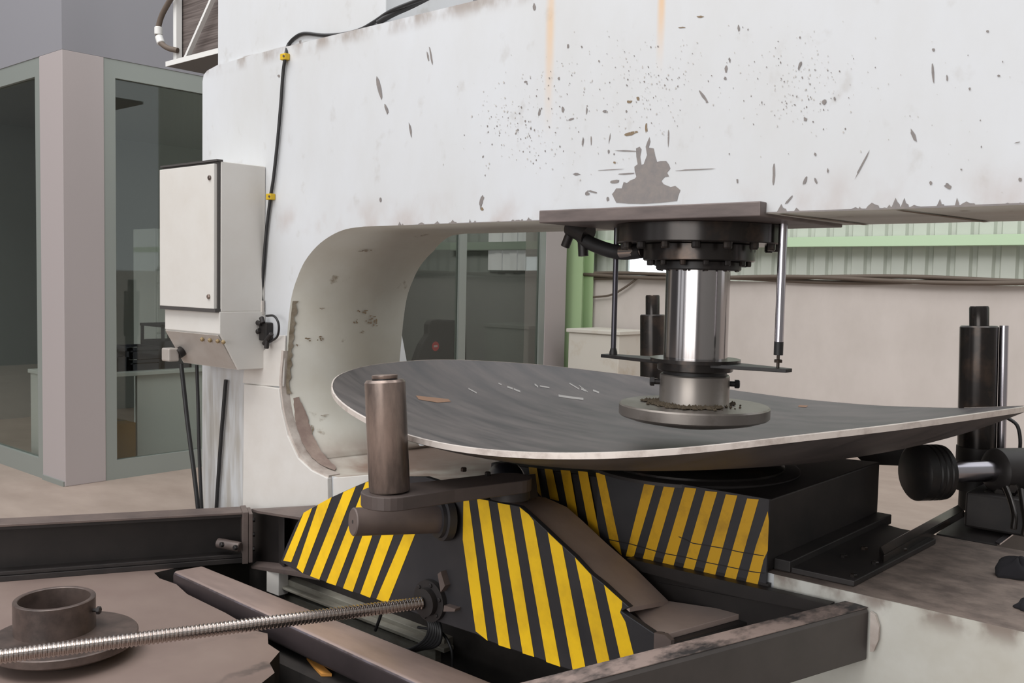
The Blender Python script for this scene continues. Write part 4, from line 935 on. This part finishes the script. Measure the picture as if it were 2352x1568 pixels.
# drop cables by the press leg
for k, (pts, r, lab) in enumerate((([(416, 835), (422, 890), (432, 980), (445, 1080), (456, 1180), (458, 1240)], .013, 'thick black cable slanting down left of the press leg'),
                                  ([(452, 838), (455, 930), (458, 1050), (464, 1180), (468, 1240)], .010, 'thin black cable hanging straight down along the press leg edge'),
                                  ([(519, 872), (514, 930), (506, 1030), (497, 1170), (494, 1240)], .011, 'black cable hanging down the middle of the press leg'))):
    tag(hose('drop_cable', [at(a, b, y=2.9 if k < 2 else 2.98) for a, b in pts], r, 'black_rubber', n=6, seg=10), lab, 'cable', 'cables below the cabinet')

# ---- oil cooler on its platform behind the press
oc = thing('oil_cooler', 'oil cooler with brown fins and white struts on a platform behind the press', 'oil cooler', at(440, 140, y=3.4))
yo = 3.32
pz = at(382, 149, y=yo)[2]; px0 = at(382, 149, y=yo)[0]
box('platform', px0, px0+1.1, yo, yo+.62, pz-.01, pz+.012, 'platform_grey', oc)
box('platform_edge', px0, px0+1.1, yo-.006, yo, pz-.012, pz+.02, 'cooler_white', oc)
a = at(408, 120, y=yo+.05); box('post', a[0]-.02, a[0]+.02, yo+.03, yo+.07, pz+.012, pz+1.0, 'cooler_white', oc)
a1_, a2_ = at(420, 140, y=yo+.02), at(482, 0, y=yo+.02)
wv_ = np.array([.022, 0, .009])
prism('strut', [a1_-wv_, a1_+wv_, a2_+(a2_-a1_)*.4+wv_, a2_+(a2_-a1_)*.4-wv_], (0, .03, 0), 'cooler_white', oc)
box('fin_core', at(412, 60, y=yo+.08)[0], px0+1.1, yo+.08, yo+.2, pz+.012, pz+1.0, 'cooler_fins', oc)
hh2 = hose('cooler_hose', [at(410, -30, y=yo), at(385, 10, y=yo), at(370, 40, y=yo), at(363, 72, y=yo), at(368, 96, y=yo), at(385, 110, y=yo), at(408, 116, y=yo+.03)], .018, 'cable_brown', oc, seg=10)
for a, b in (((364, 62), (364, 80)), ((365, 84), (370, 100))): cyl('hose_ferrule', at(*a, y=yo), at(*b, y=yo), .026, 'cooler_white', hh2, 16, bev=.004)

# ================================================================= BACKGROUND THINGS
pb_ = thing('concrete_plinth', 'low pale painted block in front of the far concrete wall', 'block', at(1375, 900, y=8.2))
a, b = at(1306, 756, y=8.3), at(1422, 762, y=8.3)
box('block_body', a[0], b[0], 8.3, 8.85, 0, a[2]-.03, 'plinth_beige', pb_, bevel=.01)
box('coping', a[0]-.02, b[0]+.02, 8.28, 8.87, a[2]-.03, a[2]+.01, 'plinth_beige', pb_, bevel=.006)
# office furniture
dk = thing('office_desk', 'white desk standing behind the office glass', 'desk', (-7.3, 4.2, 0))
dz = at(330, 853, x=-7.05)[2]; d0 = at(262, 853, x=-7.05)[1]; 
box('desk_top', -7.75, -7.05, d0-.35, d0+1.6, dz-.03, dz, 'desk_white', dk, bevel=.004)
box('front_panel', -7.12, -7.09, at(314, 960, x=-7.1)[1], d0+1.58, .06, dz-.03, 'desk_white', dk)
box('side_panel', -7.72, -7.12, d0+1.55, d0+1.58, 0, dz-.03, 'desk_white', dk); box('side_panel', -7.72, -7.12, d0-.34, d0-.31, 0, dz-.03, 'desk_white', dk)
bxn = thing('cardboard_box', 'brown cardboard box on the office floor beside the desk', 'box', (-7.0, d0, 0))
ya_, yb_ = at(268, 1030, x=-6.98)[1], at(312, 1030, x=-6.98)[1]; zz_ = at(290, 972, x=-6.98)[2]
box('carton', -7.3, -6.98, ya_, yb_, .0, zz_, 'cardboard', bxn, bevel=.003); box('tape', -7.2, -7.12, ya_-.001, yb_+.001, .1, zz_+.001, 'chip_brown', bxn)
def crate(y0, y1, z0, z1, x0, x1, label):
    t = thing('stacking_crate', label, 'crate', ((x0+x1)/2, (y0+y1)/2, z0), 'crates on the office desk')
    box('base', x0, x1, y0, y1, z0, z0+.012, 'crate_dark', t)
    for (a, b, c_, d_) in ((x0, x1, y0, y0+.012), (x0, x1, y1-.012, y1), (x0, x0+.012, y0, y1), (x1-.012, x1, y0, y1)):
        box('wall_panel', a, b, c_, d_, z0+.012, z0+(z1-z0)*.62, 'crate_dark', t); box('rim', a-.004, b+.004, c_-.004, d_+.004, z1-.022, z1, 'crate_dark', t)
    for xx in (x0, x1-.02):
        for y_ in (y0, y1-.02): box('corner', xx, xx+.02, y_, y_+.02, z0, z1, 'crate_dark', t)
    return t
yq = lambda px: at(px, 820, x=-7.15)[1]
crate(yq(266), yq(296), dz, at(280, 800, x=-7.15)[2], -7.5, -7.15, 'small dark crate at the left end of the office desk')
crate(yq(300), yq(370), dz, at(330, 826, x=-7.15)[2], -7.5, -7.15, 'dark open crate at the bottom of the stack on the desk')
crate(yq(300), yq(370), at(330, 824, x=-7.15)[2], at(330, 797, x=-7.15)[2], -7.5, -7.15, 'dark open crate stacked on top of another on the desk')
crate(yq(373), yq(440), dz, at(390, 745, x=-7.15)[2], -7.5, -7.15, 'tall dark crate on the desk half hidden by the console')
oc2 = thing('filing_cabinet', 'tall pale grey filing cabinet inside the office behind the switch cabinet', 'cabinet', (-8.4, 6.0, 0))
fy0 = at(356, 640, x=-8.2)[1]; fz = at(370, 525, x=-8.2)[2]
box('carcass', -8.6, -8.2, fy0, fy0+.9, 0, fz, 'desk_white', oc2, bevel=.006)
for i in range(4): dr_ = box('drawer', -8.2, -8.185, fy0+.02, fy0+.88, .05+i*(fz-.08)/4, .03+(i+1)*(fz-.08)/4, 'desk_white', oc2); box('handle', -8.185, -8.17, fy0+.38, fy0+.52, (i+.5)*(fz-.08)/4+.05, (i+.5)*(fz-.08)/4+.07, 'alu_frame', dr_)
# black office chair
och = thing('office_chair', 'black padded office chair with a round red badge behind the glass', 'chair', (-7.6, 6.6, 0))
xcq = -7.5
cp = [at(a, b, x=xcq) for a, b in ((942, 905), (955, 830), (970, 790), (985, 768), (985, 745), (992, 735), (1010, 733), (1060, 736), (1072, 748), (1074, 905))]
prism('backrest', cp, (-.09, 0, 0), 'chair_black', och, bevel=.02)
bcn = at(1000, 795, x=xcq+.004)
bg_ = lathe('badge', bcn, (1, 0, 0), [(.052, 0), (.052, .004)], 'badge_red', och, seg=28)
box('badge_bar', bcn[0]+.004, bcn[0]+.006, bcn[1]-.028, bcn[1]+.028, bcn[2]-.01, bcn[2]+.012, 'badge_white', bg_)
yb0, yb1 = cp[0][1], cp[-1][1]
box('seat', xcq-.6, xcq-.08, yb0+.02, yb1-.02, .43, .53, 'chair_black', och, bevel=.03)
cyl('gas_lift', (xcq-.33, (yb0+yb1)/2, .08), (xcq-.33, (yb0+yb1)/2, .43), .03, 'black_metal', och, 16)
for i in range(5):
    a = i*2*math.pi/5; c0_ = np.array([xcq-.33, (yb0+yb1)/2, .09]); cyl('leg', c0_, c0_+np.array([.28*math.cos(a), .28*math.sin(a), -.045]), .018, 'black_metal', och, 10)
